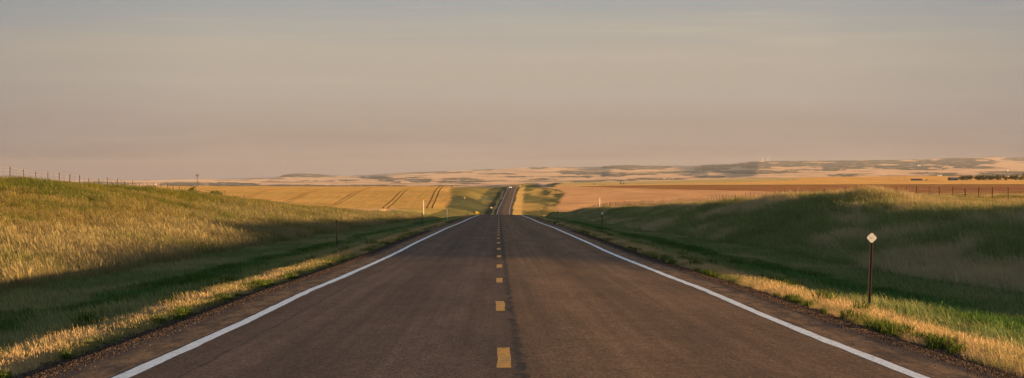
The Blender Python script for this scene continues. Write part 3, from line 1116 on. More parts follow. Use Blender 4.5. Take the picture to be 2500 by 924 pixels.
# ditches
for sd, seed, lab in ((-1, 23, 'low dark green grass in the ditch below the sunlit bank'), (1, 33, 'low dark green grass in the ditch below the shaded mound')):
    X, Y, d = sample_zone(6.6 if sd > 0 else -14.6, 14.6 if sd > 0 else -6.6, 20, YG1, 10.0, 70, seed)
    t1 = patches(X, Y, 2.5, 9, 221 + seed, .45, .65)
    ad = np.abs(d)
    mow = sstep(9.0, 10.0, ad + (t1 - .5)) * (1 - sstep(13.0, 13.8, ad))
    tint = lerp3((.062, .130, .036), (.19, .20, .085), np.clip(.35 * t1 + mow * (.55 + .4 * t1) + .6 * (1 - sstep(7.0, 8.0, ad)), 0, 1))
    hh = .8 + .7 * fbm(X / 2, Y / 6, 223, 3)
    build_scatter('ditch_grass', lib_low, X, Y, hh, tint, .3 * t1, lab, 'grass', seed + 1)
# dry verge
for sd, seed, lab in ((-1, 43, 'straw coloured short grass along the roadside by the rusty posts'), (1, 53, 'straw coloured short grass along the roadside by the reflector posts')):
    X, Y, d = sample_zone(4.78 if sd > 0 else -8.6, 8.6 if sd > 0 else -4.78, 14, YG1, 24.0, 50, seed)
    ad = np.abs(d) + (fbm(X / 1.5, Y / 5, 230 + seed, 3) - .5) * 1.2
    t1 = sstep(5.9, 6.9, ad)
    t0 = .85 * (1 - sstep(4.85, 5.3, ad)) * sstep(.34, .5, fbm(X / 1.5, Y / 4, 236 + seed, 3))
    tint = lerp3((.44, .31, .155), (.19, .19, .095), t1)
    tint = tint * (1 - t0[:, None]) + np.array([.085, .12, .025])[None] * t0[:, None]
    tg = sstep(.50, .64, fbm(X / .8, Y / 2.2, 238 + seed, 3)) * .7
    tint = tint * (1 - tg[:, None]) + np.array([.13, .15, .05])[None] * tg[:, None]
    straw = np.clip(.75 - .35 * t1 - .7 * t0 - .5 * tg, 0, 1)
    hh = (.34 + .34 * sstep(4.8, 5.3, np.abs(d)) - (.28 if sd < 0 else .12) * sstep(5.5, 6.4, np.abs(d))) * (.8 + .5 * fbm(X / 1.2, Y / 3, 233, 2))
    build_scatter('verge_grass', lib_dry, X, Y, hh, tint, straw, lab, 'grass', seed + 1)
# leafy weeds
for sd, seed, lab in ((-1, 63, 'leafy green weeds in loose clumps along the ditch with the rusty posts'), (1, 73, 'leafy green weeds in loose clumps along the ditch with the reflector posts')):
    X, Y, d = sample_zone(4.72 if sd > 0 else -13.5, 13.5 if sd > 0 else -4.72, 16, 330, 11.0, 60, seed)
    ad = np.abs(d)
    m1 = (ad < 5.15) & (fbm(X / .9, Y / 3.0, 240 + seed, 3) > .60)
    m2 = (ad > 7.6) & (ad < 9.8) & (fbm(X / 1.8, Y / 6.0, 243 + seed, 3) > .50)
    m3 = (ad >= 5.2) & (ad < 8.0) & (fbm(X / .5, Y / .8, 247 + seed, 2) > .82)
    k = m1 | m2 | m3
    X, Y, d = X[k], Y[k], d[k]
    ad = np.abs(d)
    t = sstep(6.5, 8.5, ad)
    tint = lerp3((.066, .092, .020), (.045, .085, .020), t)
    hh = np.where(ad < 5.2, .32, .75) + .35 * fbm(X, Y, 249, 2)
    build_scatter('roadside_weed', lib_weed, X, Y, hh, tint, np.zeros(len(X)), lab, 'weeds', seed + 1, yaw=3.14)
# weedy stubble over the right fence and on the hilltop
X, Y, d = sample_zone(34.5, 130, 120, 700, 1.8, 190, 83)
t1 = patches(X, Y, 3, 9, 251, .42, .6)
tint = lerp3((.33, .22, .08), (.13, .115, .03), t1)
build_scatter('weedy_field', lib_tall, X, Y, .5 + .25 * t1, tint, .7 * (1 - t1), 'rough yellow weeds and stubble beyond the fence on the mound side', 'field', 84)
X, Y, d = sample_zone(-110, -37, 170, 620, .9, 140, 93)
t1 = patches(X, Y, 3, 9, 261, .5, .7)
tint = lerp3((.38, .25, .10), (.20, .15, .05), t1)
build_scatter('weedy_field', lib_tall, X, Y, .5 + .15 * t1, tint, .8 * (1 - t1), 'dry orange stubble beyond the hilltop fence', 'field', 94)

# ------------------------------------------------------------------ loose gravel along the pavement edge
gm, nt, out = newmat('gravel_stones')
oi = N(nt, 'ShaderNodeAttribute', attribute_name='tint', attribute_type='INSTANCER')
df = N(nt, 'ShaderNodeBsdfDiffuse')
link(nt, oi.outputs['Color'], df.inputs['Color'])
link(nt, df.outputs[0], out.inputs[0])


def stone(seed):
    r = np.random.default_rng(seed)
    import bmesh
    bm = bmesh.new()
    bmesh.ops.create_icosphere(bm, subdivisions=1, radius=.5)
    for v in bm.verts:
        v.co *= 1 + r.normal(0, .14)
        v.co.z *= .65
    me = bpy.data.meshes.new('stone')
    bm.to_mesh(me)
    bm.free()
    me.materials.append(gm)
    return bpy.data.objects.new('stone', me)


lib_stone = lib('stones', [stone(s_) for s_ in range(4)])
GX, GY, GS, GT = [], [], [], []
r = np.random.default_rng(99)
for sd in (-1, 1):
    n = 60000
    Y = 14 + 130 * r.uniform(0, 1, n) ** 1.7
    d = np.abs(r.normal(0, .17, n)) * np.where(r.uniform(0, 1, n) < .5, -1, 1) + 4.55
    k = (d > 3.95) & (d < 5.2)
    Y, d = Y[k], d[k]
    X = road_x(Y) + sd * d
    px = px_of(X, Y)
    k = (px > -450) & (px < 2950)
    GX.append(X[k]); GY.append(Y[k]); GS.append(sd * d[k])
X, Y, d = np.concatenate(GX), np.concatenate(GY), np.concatenate(GS)
n = len(X)
Z = np.where(np.abs(d) < 4.42, road_z(d, Y), ground(X, Y)) + .003
sz = r.uniform(.007, .020, n) * (1 + Y / 120)
v = r.uniform(0, 1, n)
tint = lerp3((.035, .025, .021), (.11, .082, .066), v ** 2.6)
scatter('gravel', lib_stone, np.stack([X, Y, Z], 1), r.uniform(0, 6.28, (n, 3)) * np.array([.1, .1, 1]), np.stack([sz, sz, sz], 1), tint, np.zeros(n),
        'loose brown gravel along both edges of the pavement', 'gravel')

# ------------------------------------------------------------------ objects
rust = simple('rusty_steel', (.040, .026, .020), .75, .0, .35, 30)
steel_dark = simple('dark_painted_steel', (.060, .040, .028), .6, .2, .25, 25)
plate_w = simple('reflector_white', (.58, .56, .54), .55, 0, .06, 30)
bolt_m = simple('bolt_steel', (.20, .18, .16), .5, .6, .1, 30)
white_paint = simple('white_paint', (.62, .59, .54), .6, 0, .08, 3)
wood_w = simple('weathered_wood', (.20, .16, .12), .9, 0, .35, 9)
wire_m = simple('galvanised_wire', (.20, .17, .15), .6, .5, .15, 4)
straw_m = simple('baled_straw', (.46, .30, .13), .95, 0, .30, 7)
straw_end = simple('baled_straw_end', (.33, .21, .10), .95, 0, .35, 5)
yellow_s = simple('yellow_sign_face', (.80, .47, .02), .5, 0, .04, 3)
black_p = simple('black_paint', (.02, .02, .02), .6, 0, .1, 3)
leaf_m, nt, out = newmat('leaves')
df = N(nt, 'ShaderNodeBsdfDiffuse')
tr = N(nt, 'ShaderNodeBsdfTranslucent')
oi = N(nt, 'ShaderNodeNewGeometry')
rr = ramp(nt, [(0, (.035, .055, .018)), (1, (.085, .095, .030))])
link(nt, oi.outputs['Random Per Island'], rr.inputs[0])
link(nt, rr.outputs[0], df.inputs[0])
link(nt, rr.outputs[0], tr.inputs[0])
mx = N(nt, 'ShaderNodeMixShader')
mx.inputs[0].default_value = .25
link(nt, df.outputs[0], mx.inputs[1])
link(nt, tr.outputs[0], mx.inputs[2])
link(nt, mx.outputs[0], out.inputs[0])
bark_m = simple('bark', (.10, .075, .055), .9, 0, .3, 8)
roof_g = simple('grey_metal_roof', (.17, .175, .185), .55, .2, .12, 2)
roof_d = simple('dark_shingle_roof', (.09, .08, .075), .9, 0, .2, 2)
barn_w = simple('weathered_boards', (.15, .125, .10), .9, 0, .25, 1.5)
glass_d = simple('dark_window', (.03, .035, .04), .15, 0, .1, 2)
bin_m = simple('galvanised_bin', (.62, .60, .57), .45, .2, .08, 1.2)


def empty(name, loc, rz=0.0, scale=1.0):
    o = bpy.data.objects.new(name, None)
    o.empty_display_size = .3
    C.objects.link(o)
    o.location = loc
    o.rotation_euler = (0, 0, rz)
    o.scale = (scale, scale, scale)
    return o


def find(px, py, lo, hi):
    """first spot along this bearing, between two distances, whose ground shows at photo row py"""
    ys = np.linspace(lo, hi, 700)
    xs = (px - 1250) * ys / F
    zs = ground(xs, ys)
    rowp = HZ - (zs - CAMZ) * F / ys
    run = np.minimum.accumulate(rowp)
    i = int(np.argmax(run <= py)) if (run <= py).any() else int(np.argmin(rowp))
    return float(xs[i]), float(ys[i]), float(zs[i])


# --- reflector posts
def u_post(h):
    b = MB()
    w_, t, dp = .031, .006, .024
    prof = [(-w_, 0), (-w_ + .014, 0), (-w_ + .02, dp), (w_ - .02, dp), (w_ - .014, 0), (w_, 0), (w_, t), (w_ - .010, t), (w_ - .018, dp + t), (-w_ + .018, dp + t), (-w_ + .010, t), (-w_, t)]
    b.prism(prof, 'z', -.35, h)
    return b


def reflector_post(X, Y, ytop, tilt, label):
    h = CAMZ + (HZ - ytop) * Y / F - gz(X, Y) - .10
    e = empty('reflector_post', (X, Y, gz(X, Y) - .02))
    e.rotation_euler = (R(-1.5), R(tilt), 0)
    u_post(h).build('post', steel_dark, e)
    p = MB()
    s_ = .066
    poly = []
    for k in range(4):
        a = math.pi / 2 * k
        for da in (-.16, .16):
            poly.append((math.sin(a + da) * s_ * 1.32, math.cos(a + da) * s_ * 1.32))
    p.prism(poly, 'y', -.012, -.008)
    pl = p.build('reflector_plate', plate_w, e, (0, 0, h + .045))
    q = MB()
    q.tube((0, -.012, 0), (0, -.017, 0), .008, n=10)
    q.build('bolt', bolt_m, pl)
    tag(e, label, 'reflector post', 'reflector posts along the roadside')
    return e


for X, Y, h, ti, lab in ((6.42, 43.5, 571, 2.4, 'nearest reflector post, dark steel with white diamond plate, leaning over the dry grass'),
                         (5.75, 155, 518.5, 1.6, 'second reflector post along the shaded ditch, small white diamond on top'),
                         (5.85, 310, 511, .5, 'third reflector post, thin and distant, at the start of the dark ditch'),
                         (5.9, 486, 509, 0, 'farthest reflector post, just showing over the road crest')):
    reflector_post(X, Y, h, ti, lab)
for X, Y, h, ti, lab, mt in ((-7.95, 110, 536, -1.6, 'nearest rusty steel post with no plate, at the foot of the sunlit bank', rust),
                             (-7.62, 205, 519.5, -.4, 'second rusty steel post, thin and dark against the green ditch', rust),
                             (-7.75, 290, 511, -.6, 'third roadside post, pale grey, standing near the road crest', bin_m),
                             (-7.65, 420, 512.5, 0, 'farthest roadside post, tiny, beside the yellow pennant sign', rust)):
    h = CAMZ + (HZ - h) * Y / F - gz(X, Y)
    e = empty('delineator_post', (X, Y, gz(X, Y) - .02))
    e.rotation_euler = (0, R(ti), 0)
    u_post(h).build('post', mt, e)
    b = MB()
    b.box(-.045, .045, .030, .036, h - .11, h - .01)
    b.build('back_plate', mt, e)
    tag(e, lab, 'roadside post', 'posts along the sunlit roadside')

# --- fences
def t_post_mb(h, r=.028):
    b = MB()
    b.prism([(-r, -.006), (r, -.006), (r, .006), (.006, .006), (.006, .035), (-.006, .035), (-.006, .006), (-r, .006)], 'z', -.3, h)
    return b


def fence(off, y0, y1, step, label, maxp, posth, far_y=None, seed=1):
    r = np.random.default_rng(seed)
    ys = list(np.arange(y0, y1, step))
    X0 = float(road_x(ys[0])) + off
    e = empty('wire_fence', (X0, ys[0], gz(X0, ys[0])))
    o0 = Vector(e.location)
    me_p = None
    tops = []
    for i, yy in enumerate(ys):
        X = float(road_x(yy)) + off + r.normal(0, .04)
        z = gz(X, yy)
        hh = posth * r.uniform(.94, 1.06)
        tops.append((X, yy, z, hh))
        if i < maxp:
            if me_p is None:
                po = t_post_mb(1.0).build('post', rust, e)
                me_p = po.data
            else:
                po = bpy.data.objects.new('post', me_p)
                C.objects.link(po)
                po.parent = e
            po.location = Vector((X, yy, z)) - o0
            po.rotation_euler = (r.normal(0, .02), r.normal(0, .025), r.uniform(-.3, .3))
            po.scale = (1, 1, hh)
    # thin stays between the posts
    b = MB()
    for i in range(len(tops) - 1):
        a, c = tops[i], tops[i + 1]
        X, Y, z = (a[0] + c[0]) / 2, (a[1] + c[1]) / 2, (a[2] + c[2]) / 2
        b.box(X - .012 - o0.x, X + .012 - o0.x, Y - .012 - o0.y, Y + .012 - o0.y, z + .12 - o0.z, z + posth * .96 - o0.z)
    s_ = b.build('stay', wood_w, e)
    s_['kind'] = 'stuff'
    for hk in (.40, .62, .82, .97):
        b = MB()
        for i in range(len(tops) - 1):
            a, c = tops[i], tops[i + 1]
            p = Vector((a[0], a[1], a[2] + a[3] * hk)) - o0
            q = Vector((c[0], c[1], c[2] + c[3] * hk)) - o0
            m_ = (p + q) / 2 - Vector((0, 0, .03 + .02 * r.uniform()))
            b.tube(p, m_, .011, n=4, cap=False)
            b.tube(m_, q, .011, n=4, cap=False)
        b.build('wire', wire_m, e)
    if far_y:
        b = MB()
        for yy in np.arange(y1, far_y, step):
            X = float(road_x(yy)) + off + r.normal(0, .1)
            z = gz(X, yy)
            b.box(X - .04 - o0.x, X + .04 - o0.x, yy - .04 - o0.y, yy + .04 - o0.y, z - .1 - o0.z, z + posth * r.uniform(.9, 1.1) - o0.z)
        f = b.build('far_post', rust, e)
        f['kind'] = 'stuff'
    tag(e, label, 'fence')
    return e


fence(-36.5, 150, 430, 5.0, 'barbed wire fence on rusty posts along the top of the sunlit hill', 99, 1.32, seed=3)
fence(33.6, 140, 625, 5.0, 'barbed wire fence on dark posts behind the shaded mound', 97, 1.30, far_y=940, seed=4)

# --- round bales
def bale(X, Y, dia, length, rz, label, group=None):
    e = empty('hay_bale', (X, Y, gz(X, Y) + dia * .47), rz)
    r_ = np.random.default_rng(int(Y))
    n, mseg = 28, 9
    V, Fc = [], []
    for j in range(mseg + 1):
        t = j / mseg
        rr_ = dia / 2 * (1 - .10 * abs(2 * t - 1) ** 6)
        for i in range(n):
            a = 2 * math.pi * i / n
            q = rr_ * (1 + r_.normal(0, .012)) * (1 - .05 * max(0, -math.sin(a)) ** 4)
            V.append((length * (t - .5), q * math.cos(a), q * math.sin(a)))
    for j in range(mseg):
        for i in range(n):
            Fc.append((j * n + i, j * n + (i + 1) % n, (j + 1) * n + (i + 1) % n, (j + 1) * n + i))
    me = bpy.data.meshes.new('wrapped_side')
    me.from_pydata(V, [], Fc)
    for p_ in me.polygons:
        p_.use_smooth = True
    link_obj('wrapped_side', me, straw_m, e)
    for sd in (-1, 1):
        V, Fc = [(sd * (length / 2 + .01), 0, 0)], []
        rings = 6
        for k in range(1, rings + 1):
            for i in range(n):
                a = 2 * math.pi * i / n
                q = dia / 2 * .90 * k / rings
                V.append((sd * (length / 2 + (.02 if k % 2 else -.015) * (k < rings)), q * math.cos(a), q * math.sin(a)))
        for i in range(n):
            Fc.append((0, 1 + i, 1 + (i + 1) % n))
        for k in range(rings - 1):
            for i in range(n):
                Fc.append((1 + k * n + i, 1 + k * n + (i + 1) % n, 1 + (k + 1) * n + (i + 1) % n, 1 + (k + 1) * n + i))
        me = bpy.data.meshes.new('bale_end')
        me.from_pydata(V, [], Fc)
        link_obj('bale_end', me, straw_end, e)
    tag(e, label, 'hay bale', group)
    return e


bale((932 - 1250) * 640 / F, 640, 1.55, 2.25, R(6), 'large round hay bale lying on its side in the pale stubble below the wheat')
x_, y_, z_ = find(1199, 509.5, 1380, 1700)
bale(x_, y_, .95, 1.0, R(30), 'small pale bale beside the climbing road at the bottom of the dip')
x_, y_, z_ = find(1360, 471, 1380, 2300)
bale(x_, y_, 1.5, 1.4, R(-20), 'small pale bale among scrub at the corner of the bare stubble field')
x_, y_, z_ = find(1133, 486, 1380, 2300)
bale(x_, y_, 1.2, 1.0, R(-20), 'tiny pale bale on the grassy edge of the wheat field')

# --- white line markers
def marker(X, Y, h, label, th=.11):
    e = empty('marker_pole', (X, Y, gz(X, Y) - .05))
    b = MB()
    b.tube((0, 0, -.3), (0, 0, h), th, n=12)
    b.build('pole', white_paint, e)
    c = MB()
    c.tube((0, 0, h), (0, 0, h + .10), th * 1.25, th * .4, n=12)
    c.build('cap', white_paint, e)
    tag(e, label, 'marker pole', 'white marker poles at the fence lines')
    return e


def marker_at(px, ytop, Y, label, th):
    X = (px - 1250) * Y / F
    top = CAMZ + (HZ - ytop) * Y / F
    marker(X, Y, top - gz(X, Y), label, th)


marker_at(1034, 490, 800, 'tall white marker pole in front of the wheat tracks', .10)
marker_at(1464, 485, 800, 'shorter white marker pole in front of the bare stubble slope', .10)

# --- yellow pennant sign on the far side of the crest
Y = 500.0
X = (1166 - 1250) * Y / F
e = empty('pennant_sign', (X, Y, gz(X, Y)), R(4))
top = CAMZ + (HZ - 516) * Y / F - e.location.z
b = MB()
b.box(-.31, -.25, .0, .05, -.3, top - .05)
b.build('sign_post', wood_w, e)
b = MB()
b.prism([(-.42, top - .80), (-.42, top), (-.36, top + .03), (.42, top - .36), (.42, top - .44), (-.36, top - .83)], 'y', -.03, 0)
sg = b.build('sign_face', yellow_s, e)
b = MB()
b.prism([(-.39, top - .76), (-.37, top - .76), (-.37, top - .04), (-.39, top - .04)], 'y', -.033, -.031)
b.build('sign_border', black_p, sg)
tag(e, 'yellow pennant shaped road sign peeking over the road crest', 'road sign')

# --- small wooden stake in the stubble
Y = 560.0
X = (897 - 1250) * Y / F
e = empty('stake_sign', (X, Y, gz(X, Y)))
b = MB()
b.box(-.05, .05, -.05, .05, -.2, 1.25)
b.build('stake', wood_w, e)
b = MB()
b.box(-.22, .22, -.075, -.052, .95, 1.30)
b.build('board', straw_m, e)
tag(e, 'short wooden stake with small board in the stubble near the round bale', 'stake')

# --- white pickup coming over the far hill
def pickup(X, Y, rz, label):
    e = empty('pickup_truck', (X, Y, float(road_z(np.array([-1.8]), np.array([Y]))[0])), rz)
    wp_ = simple('white_car_paint', (.78, .77, .75), .35, 0, .03, 1)
    body = MB()
    # side outline along y (front at -y)
    prof = [(-2.75, .45), (-2.80, .85), (-2.70, 1.08), (-1.30, 1.16), (-.70, 1.82), (.75, 1.86), (.98, 1.22), (2.70, 1.20), (2.78, .95), (2.75, .48)]
    body.prism([(a, b_) for a, b_ in prof], 'x', -.96, .96)
    bo = body.build('body', wp_, e)
    bv = bo.modifiers.new('bevel', 'BEVEL')
    bv.width = .09
    bv.segments = 3
    g_ = MB()
    g_.add([(-.80, -1.25, 1.24), (.80, -1.25, 1.24), (.72, -.78, 1.74), (-.72, -.78, 1.74)], [(0, 1, 2, 3)])
    g_.v = [(a, b_ - .03, c + .02) for a, b_, c in g_.v]
    g_.build('windshield', glass_d, e)
    for sx in (-1, 1):
        g_ = MB()
        g_.box(sx * .965 - .006, sx * .965 + .006, -.85, .70, 1.26, 1.70)
        g_.build('side_window', glass_d, e)
        hl = MB()
        hl.prism([(sx * .86 + .17 * math.cos(a), .86 + .12 * math.sin(a)) for a in np.linspace(0, 2 * math.pi, 15)[:-1]], 'y', -2.86, -2.80)
        hl.build('headlight', head_m, e)
        for yy in (-1.85, 1.75):
            t_ = MB()
            t_.tube((sx * .72, yy, .39), (sx * .97, yy, .39), .39, n=20)
            wh = t_.build('wheel', black_p, e)
            t_ = MB()
            t_.tube((sx * .96, yy, .39), (sx * .985, yy, .39), .22, n=14)
            t_.build('rim', bin_m, wh)
    gr_ = MB()
    gr_.box(-.62, .62, -2.84, -2.79, .70, .98)
    gr_.build('grille', black_p, e)
    bp = MB()
    bp.box(-.95, .95, -2.93, -2.78, .42, .64)
    bp.build('bumper', bin_m, e)
    tag(e, label, 'pickup truck')
    return e


head_m = simple('lit_headlight', (.9, .85, .7), .3, 0, .01, 1, emit=((1.0, .88, .65), 1.2))
pickup(float(road_x(2225.0)) - 1.8, 2225.0, R(1), 'white pickup truck with lit headlights coming over the far hilltop')

# small sign and pole at the far crest
X, Y = float(road_x(2340.0)) + 6.2, 2340.0
e = empty('road_sign', (X, Y, gz(X, Y)))
b = MB()
b.box(-.05, .05, 0, .06, -.3, 1.9)
b.build('sign_post', wood_w, e)
b = MB()
b.box(-.45, .45, -.03, 0, 1.25, 2.15)
b.build('sign_face', white_paint, e)
tag(e, 'small white road sign on the verge where the far road disappears', 'road sign')


def pole(X, Y, h, label, arm=True, mat_=None, th=.15, name='utility_pole', group=None):
    e = empty(name, (X, Y, gz(X, Y)))
    b = MB()
    b.tube((0, 0, -.5), (0, 0, h), th, th * .7, n=8)
    b.build('pole', mat_ or wood_w, e)
    if arm:
        b = MB()
        b.box(-1.2, 1.2, -.07, .07, h - .9, h - .72)
        ca = b.build('crossarm', mat_ or wood_w, e)
        for sx in (-1.05, 0, 1.05):
            b = MB()
            b.tube((sx, 0, h - .72), (sx, 0, h - .5), .06, .05, n=6)
            b.build('insulator', white_paint, ca)
    tag(e, label, 'pole', group)
    return e


for px, py, ytop, lab in ((2169, 441, 426.5, 'utility pole farthest from the farm shed, thin against the pale plain'),
                          (2177.5, 441, 429, 'short utility pole, second of the row of four'),
                          (2193.5, 441, 428.5, 'utility pole third in the row on the golden field'),
                          (2210, 442, 427.5, 'tallest darkest utility pole, nearest the farm shed'),
                          (1937, 443, 436, 'lone small utility pole on the golden plain beyond the mound')):
    x_, y_, z_ = find(px, py, 1500, 6000)
    pole(x_, y_, (py - ytop) * y_ / F, lab, group='utility poles on the plain')
X, Y = 1265.5 - 1250, 2500.0
X = X * Y / F
e = pole(X, Y, CAMZ + (HZ - 438.5) * Y / F - gz(X, Y), 'lone pole with pale top beside the far hilltop road', arm=False, th=.09)
b = MB()
hh_ = CAMZ + (HZ - 438.5) * Y / F - gz(X, Y)
b.box(-.35, .35, -.1, .1, hh_, hh_ + .7)
b.build('pale_top', white_paint, e)  # plain block for the pole's white top, gives no light

# --- wind pump on a lattice tower
Y = 2700.0
X = (482.5 - 1250) * Y / F
zg = gz(X, Y)
e = empty('wind_pump', (X, Y, zg))
H_ = CAMZ + (HZ - 430) * Y / F - zg
b = MB()
for sx in (-1, 1):
    for sy in (-1, 1):
        b.tube((sx * 1.3, sy * 1.3, -.3), (sx * .18, sy * .18, H_), .09, .07, n=5)
nb_ = 5
for k in range(nb_):
    t0, t1_ = k / nb_, (k + 1) / nb_
    w0, w1 = 1.3 - 1.12 * t0, 1.3 - 1.12 * t1_
    for sy in (-1, 1):
        b.tube((-w0, sy * w0, H_ * t0), (w1, sy * w1, H_ * t1_), .04, n=4)
        b.tube((w0, sy * w0, H_ * t0), (-w1, sy * w1, H_ * t1_), .04, n=4)
        b.tube((-w1, sy * w1, H_ * t1_), (w1, sy * w1, H_ * t1_), .04, n=4)
b.build('tower', steel_dark, e)
wheel = MB()
for k in range(16):
    a = 2 * math.pi * k / 16
    ca_, sa_ = math.cos(a), math.sin(a)
    cb_, sb_ = math.cos(a + .26), math.sin(a + .26)
    wheel.add([(.35 * ca_, -.5, .35 * sa_), (.35 * cb_, -.42, .35 * sb_), (1.5 * cb_, -.36, 1.5 * sb_), (1.5 * ca_, -.55, 1.5 * sa_)], [(0, 1, 2, 3)])
wheel.tube((0, -.7, 0), (0, .5, 0), .13, n=8)
wheel.build('wheel', steel_dark, e, (-.6, 0, H_ + .6))
v_ = MB()
v_.prism([(.2, -.06), (1.6, -.06), (2.4, -.55), (2.4, .55), (1.6, .06), (.2, .06)], 'y', -.02, .02)
v_.build('tail_vane', steel_dark, e, (-.2, .2, H_ + .6))
tag(e, 'slender wind pump on a lattice tower standing beyond the wheat crest', 'wind pump')

# --- masts on the ridge
for px, y0_, y1_, lab in ((1862, 393.6, 383.0, 'thin mast on the ridge, farthest from the other two'),
                          (1874.5, 393.6, 386.0, 'shortest mast, middle one on the ridge'),
                          (1879, 394.0, 384.0, 'pale mast nearest the long flat part of the ridge')):
    x_, y_, z_ = find(px, y0_, 8000, 22000)
    h = (y0_ - y1_) * y_ / F
    e = empty('radio_mast', (x_, y_, z_))
    b = MB()
    for k in range(3):
        a = 2 * math.pi * k / 3
        b.tube((1.2 * math.cos(a), 1.2 * math.sin(a), -3), (.6 * math.cos(a), .6 * math.sin(a), h), .35, .25, n=5)
    for k in range(8):
        t_ = h * k / 8
        b.tube((1.1, 0, t_), (-.5, .9, t_ + h / 8), .15, n=4)
    b.build('mast', bin_m, e)
    tag(e, lab, 'mast', 'masts on the ridge')

# --- trees and bushes
def tree_proto(h, wid, seed, trunk_h=.25, n=520, leaf=.42):
    r = np.random.default_rng(seed)
    t_ = MB()
    t_.tube((0, 0, -.3), (0, 0, h * .55), h * .035, h * .018, n=7)
    for k in range(5):
        a = r.uniform(0, 6.28)
        z0 = h * r.uniform(.18, .45)
        t_.tube((0, 0, z0), (math.cos(a) * wid * .35, math.sin(a) * wid * .35, z0 + h * .28), h * .016, h * .006, n=5)
    tm = bpy.data.meshes.new('trunk')
    tm.from_pydata(t_.v, [], t_.f)
    tm.materials.append(bark_m)
    V, Fc = [], []
    clumps = [(r.normal(0, wid * .22), r.normal(0, wid * .22), h * r.uniform(trunk_h + .12, .86), r.uniform(.16, .30) * wid) for _ in range(11)]
    for k in range(n):
        cx_, cy_, cz_, cr = clumps[int(r.integers(len(clumps)))]
        v = r.normal(0, 1, 3)
        v = v / np.linalg.norm(v) * cr * r.uniform(.5, 1.05)
        c = np.array([cx_, cy_, cz_]) + v
        a = r.normal(0, 1, 3)
        a /= np.linalg.norm(a)
        b_ = np.cross(a, r.normal(0, 1, 3))
        b_ /= np.linalg.norm(b_)
        s_ = leaf * r.uniform(.5, 1.2)
        i = len(V)
        V += [tuple(c + a * s_), tuple(c + b_ * s_ * .6), tuple(c - a * s_), tuple(c - b_ * s_ * .6)]
        Fc.append((i, i + 1, i + 2, i + 3))
    cm = bpy.data.meshes.new('crown')
    cm.from_pydata(V, [], Fc)
    cm.materials.append(leaf_m)
    return tm, cm


protos = [tree_proto(6.0, 5.0, 301), tree_proto(6.0, 6.0, 302, .12), tree_proto(6.0, 4.2, 303, .3), tree_proto(6.0, 8.0, 304, .02)]


def tree(x, y, z, h, k, label, group=None, name='tree', cat='tree'):
    e = empty(name, (x, y, z), random.uniform(0, 6.28), h / 6.0)
    tm, cm = protos[k]
    for nm, me_ in (('trunk', tm), ('crown', cm)):
        o = bpy.data.objects.new(nm, me_)
        C.objects.link(o)
        o.parent = e
    tag(e, label, cat, group)
    return e


GB = 'windbreak trees behind the far farm'
xs_ = list(np.arange(2343, 2502, 4.4))
for i, px in enumerate(xs_):
    hp = random.uniform(10, 14)
    lab = 'low dark tree in the dense windbreak row on the far plain'
    if abs(px - 2413) < 2.2:
        hp, lab = 13, 'tall tree rising above the windbreak, the one nearest its middle'
    elif abs(px - 2436) < 2.2:
        hp, lab = 11, 'broad tall tree in the windbreak between the two tallest'
    elif abs(px - 2495) < 2.2:
        hp, lab = 18, 'tallest tree with open crown at the far end of the windbreak'
    x_, y_, z_ = find(px, 440.3, 1500, 5400)
    tree(x_, y_ + random.uniform(-20, 20), z_ - .3, hp * y_ / F, [1, 3, 1, 0][i % 4], lab, GB)
for px, py, hp, k, lab in ((2228, 441, 4.2, 3, 'grey green bush at the open end of the ruined farm shed'), (2250, 441, 4.5, 3, 'dark bush behind the middle of the ruined farm shed'), (2262, 441, 4.0, 3, 'low dark bush at the far end of the ruined farm shed')):
    x_, y_, z_ = find(px, py, 1500, 5400)
    tree(x_, y_, z_ - .3, hp * y_ / F, k, lab, name='bush', cat='bush')
for px, py, hp, k, lab in ((1450.5, 451, 3.6, 3, 'small dark bush alone on the pale plain, nearest the road'), (1476, 451.3, 2.6, 3, 'tiniest dark bush on the pale plain between two others'),
                           (1515, 450.6, 5.0, 1, 'larger tree clump on the pale plain, first of its pair'), (1522, 450.4, 4.2, 3, 'tree touching the larger clump on the pale plain'), (1529, 450.2, 2.2, 3, 'flat shrub trailing off from the tree clump')):
    x_, y_, z_ = find(px, py, 2200, 5400)
    tree(x_, y_, z_ - .2, hp * y_ / F, k, lab, name='bush' if hp < 4 else 'tree', cat='bush' if hp < 4 else 'tree')
for i, (px, py, hp) in enumerate(((734, 442.5, 2.2), (739, 442.5, 1.9), (744, 442.6, 2.0), (752, 442.7, 2.1), (843, 441, 3.4), (848, 440.8, 3.0), (845, 444.5, 2.6), (1400, 437, 2.2), (2430, 406, 2), (1655, 437, 2.4), (1630, 437.5, 2.2), (1640, 437.3, 1.9),
                                  (268, 443.5, 2.4), (272, 443.4, 2.6), (281, 443.4, 3.2), (285, 443.5, 2.8))):
    x_, y_, z_ = find(px, py, 6800, 21000)
    tree(x_, y_, z_ - .5, max(hp, 2.4) * y_ / F, [3, 1, 3][i % 3], 'tiny distant tree dotting the pale valley farmland', 'scattered far trees')
for px, Yd, h, lab in ((514, 288, .75, 'small leafy shrub by the hilltop fence, lowest of the leafy row'), (521, 290, .95, 'leafy green shrub in front of the wheat by the hilltop fence'),
                       (529, 292, .85, 'middle leafy shrub of the row beyond the hilltop fence'), (537, 294, 1.0, 'tallest leafy shrub ending the row beyond the hilltop fence'), (471, 270, 1.15, 'lone upright shrub touching the hilltop fence')):
    X = (px - 1250) * Yd / F
    z = gz(X, Yd)
    zt = CAMZ + (HZ - (462.5 if px > 500 else 457.5)) * Yd / F
    tree(X, Yd, z, max(.9, zt - z), 3 if px > 500 else 1, lab, name='shrub', cat='shrub')

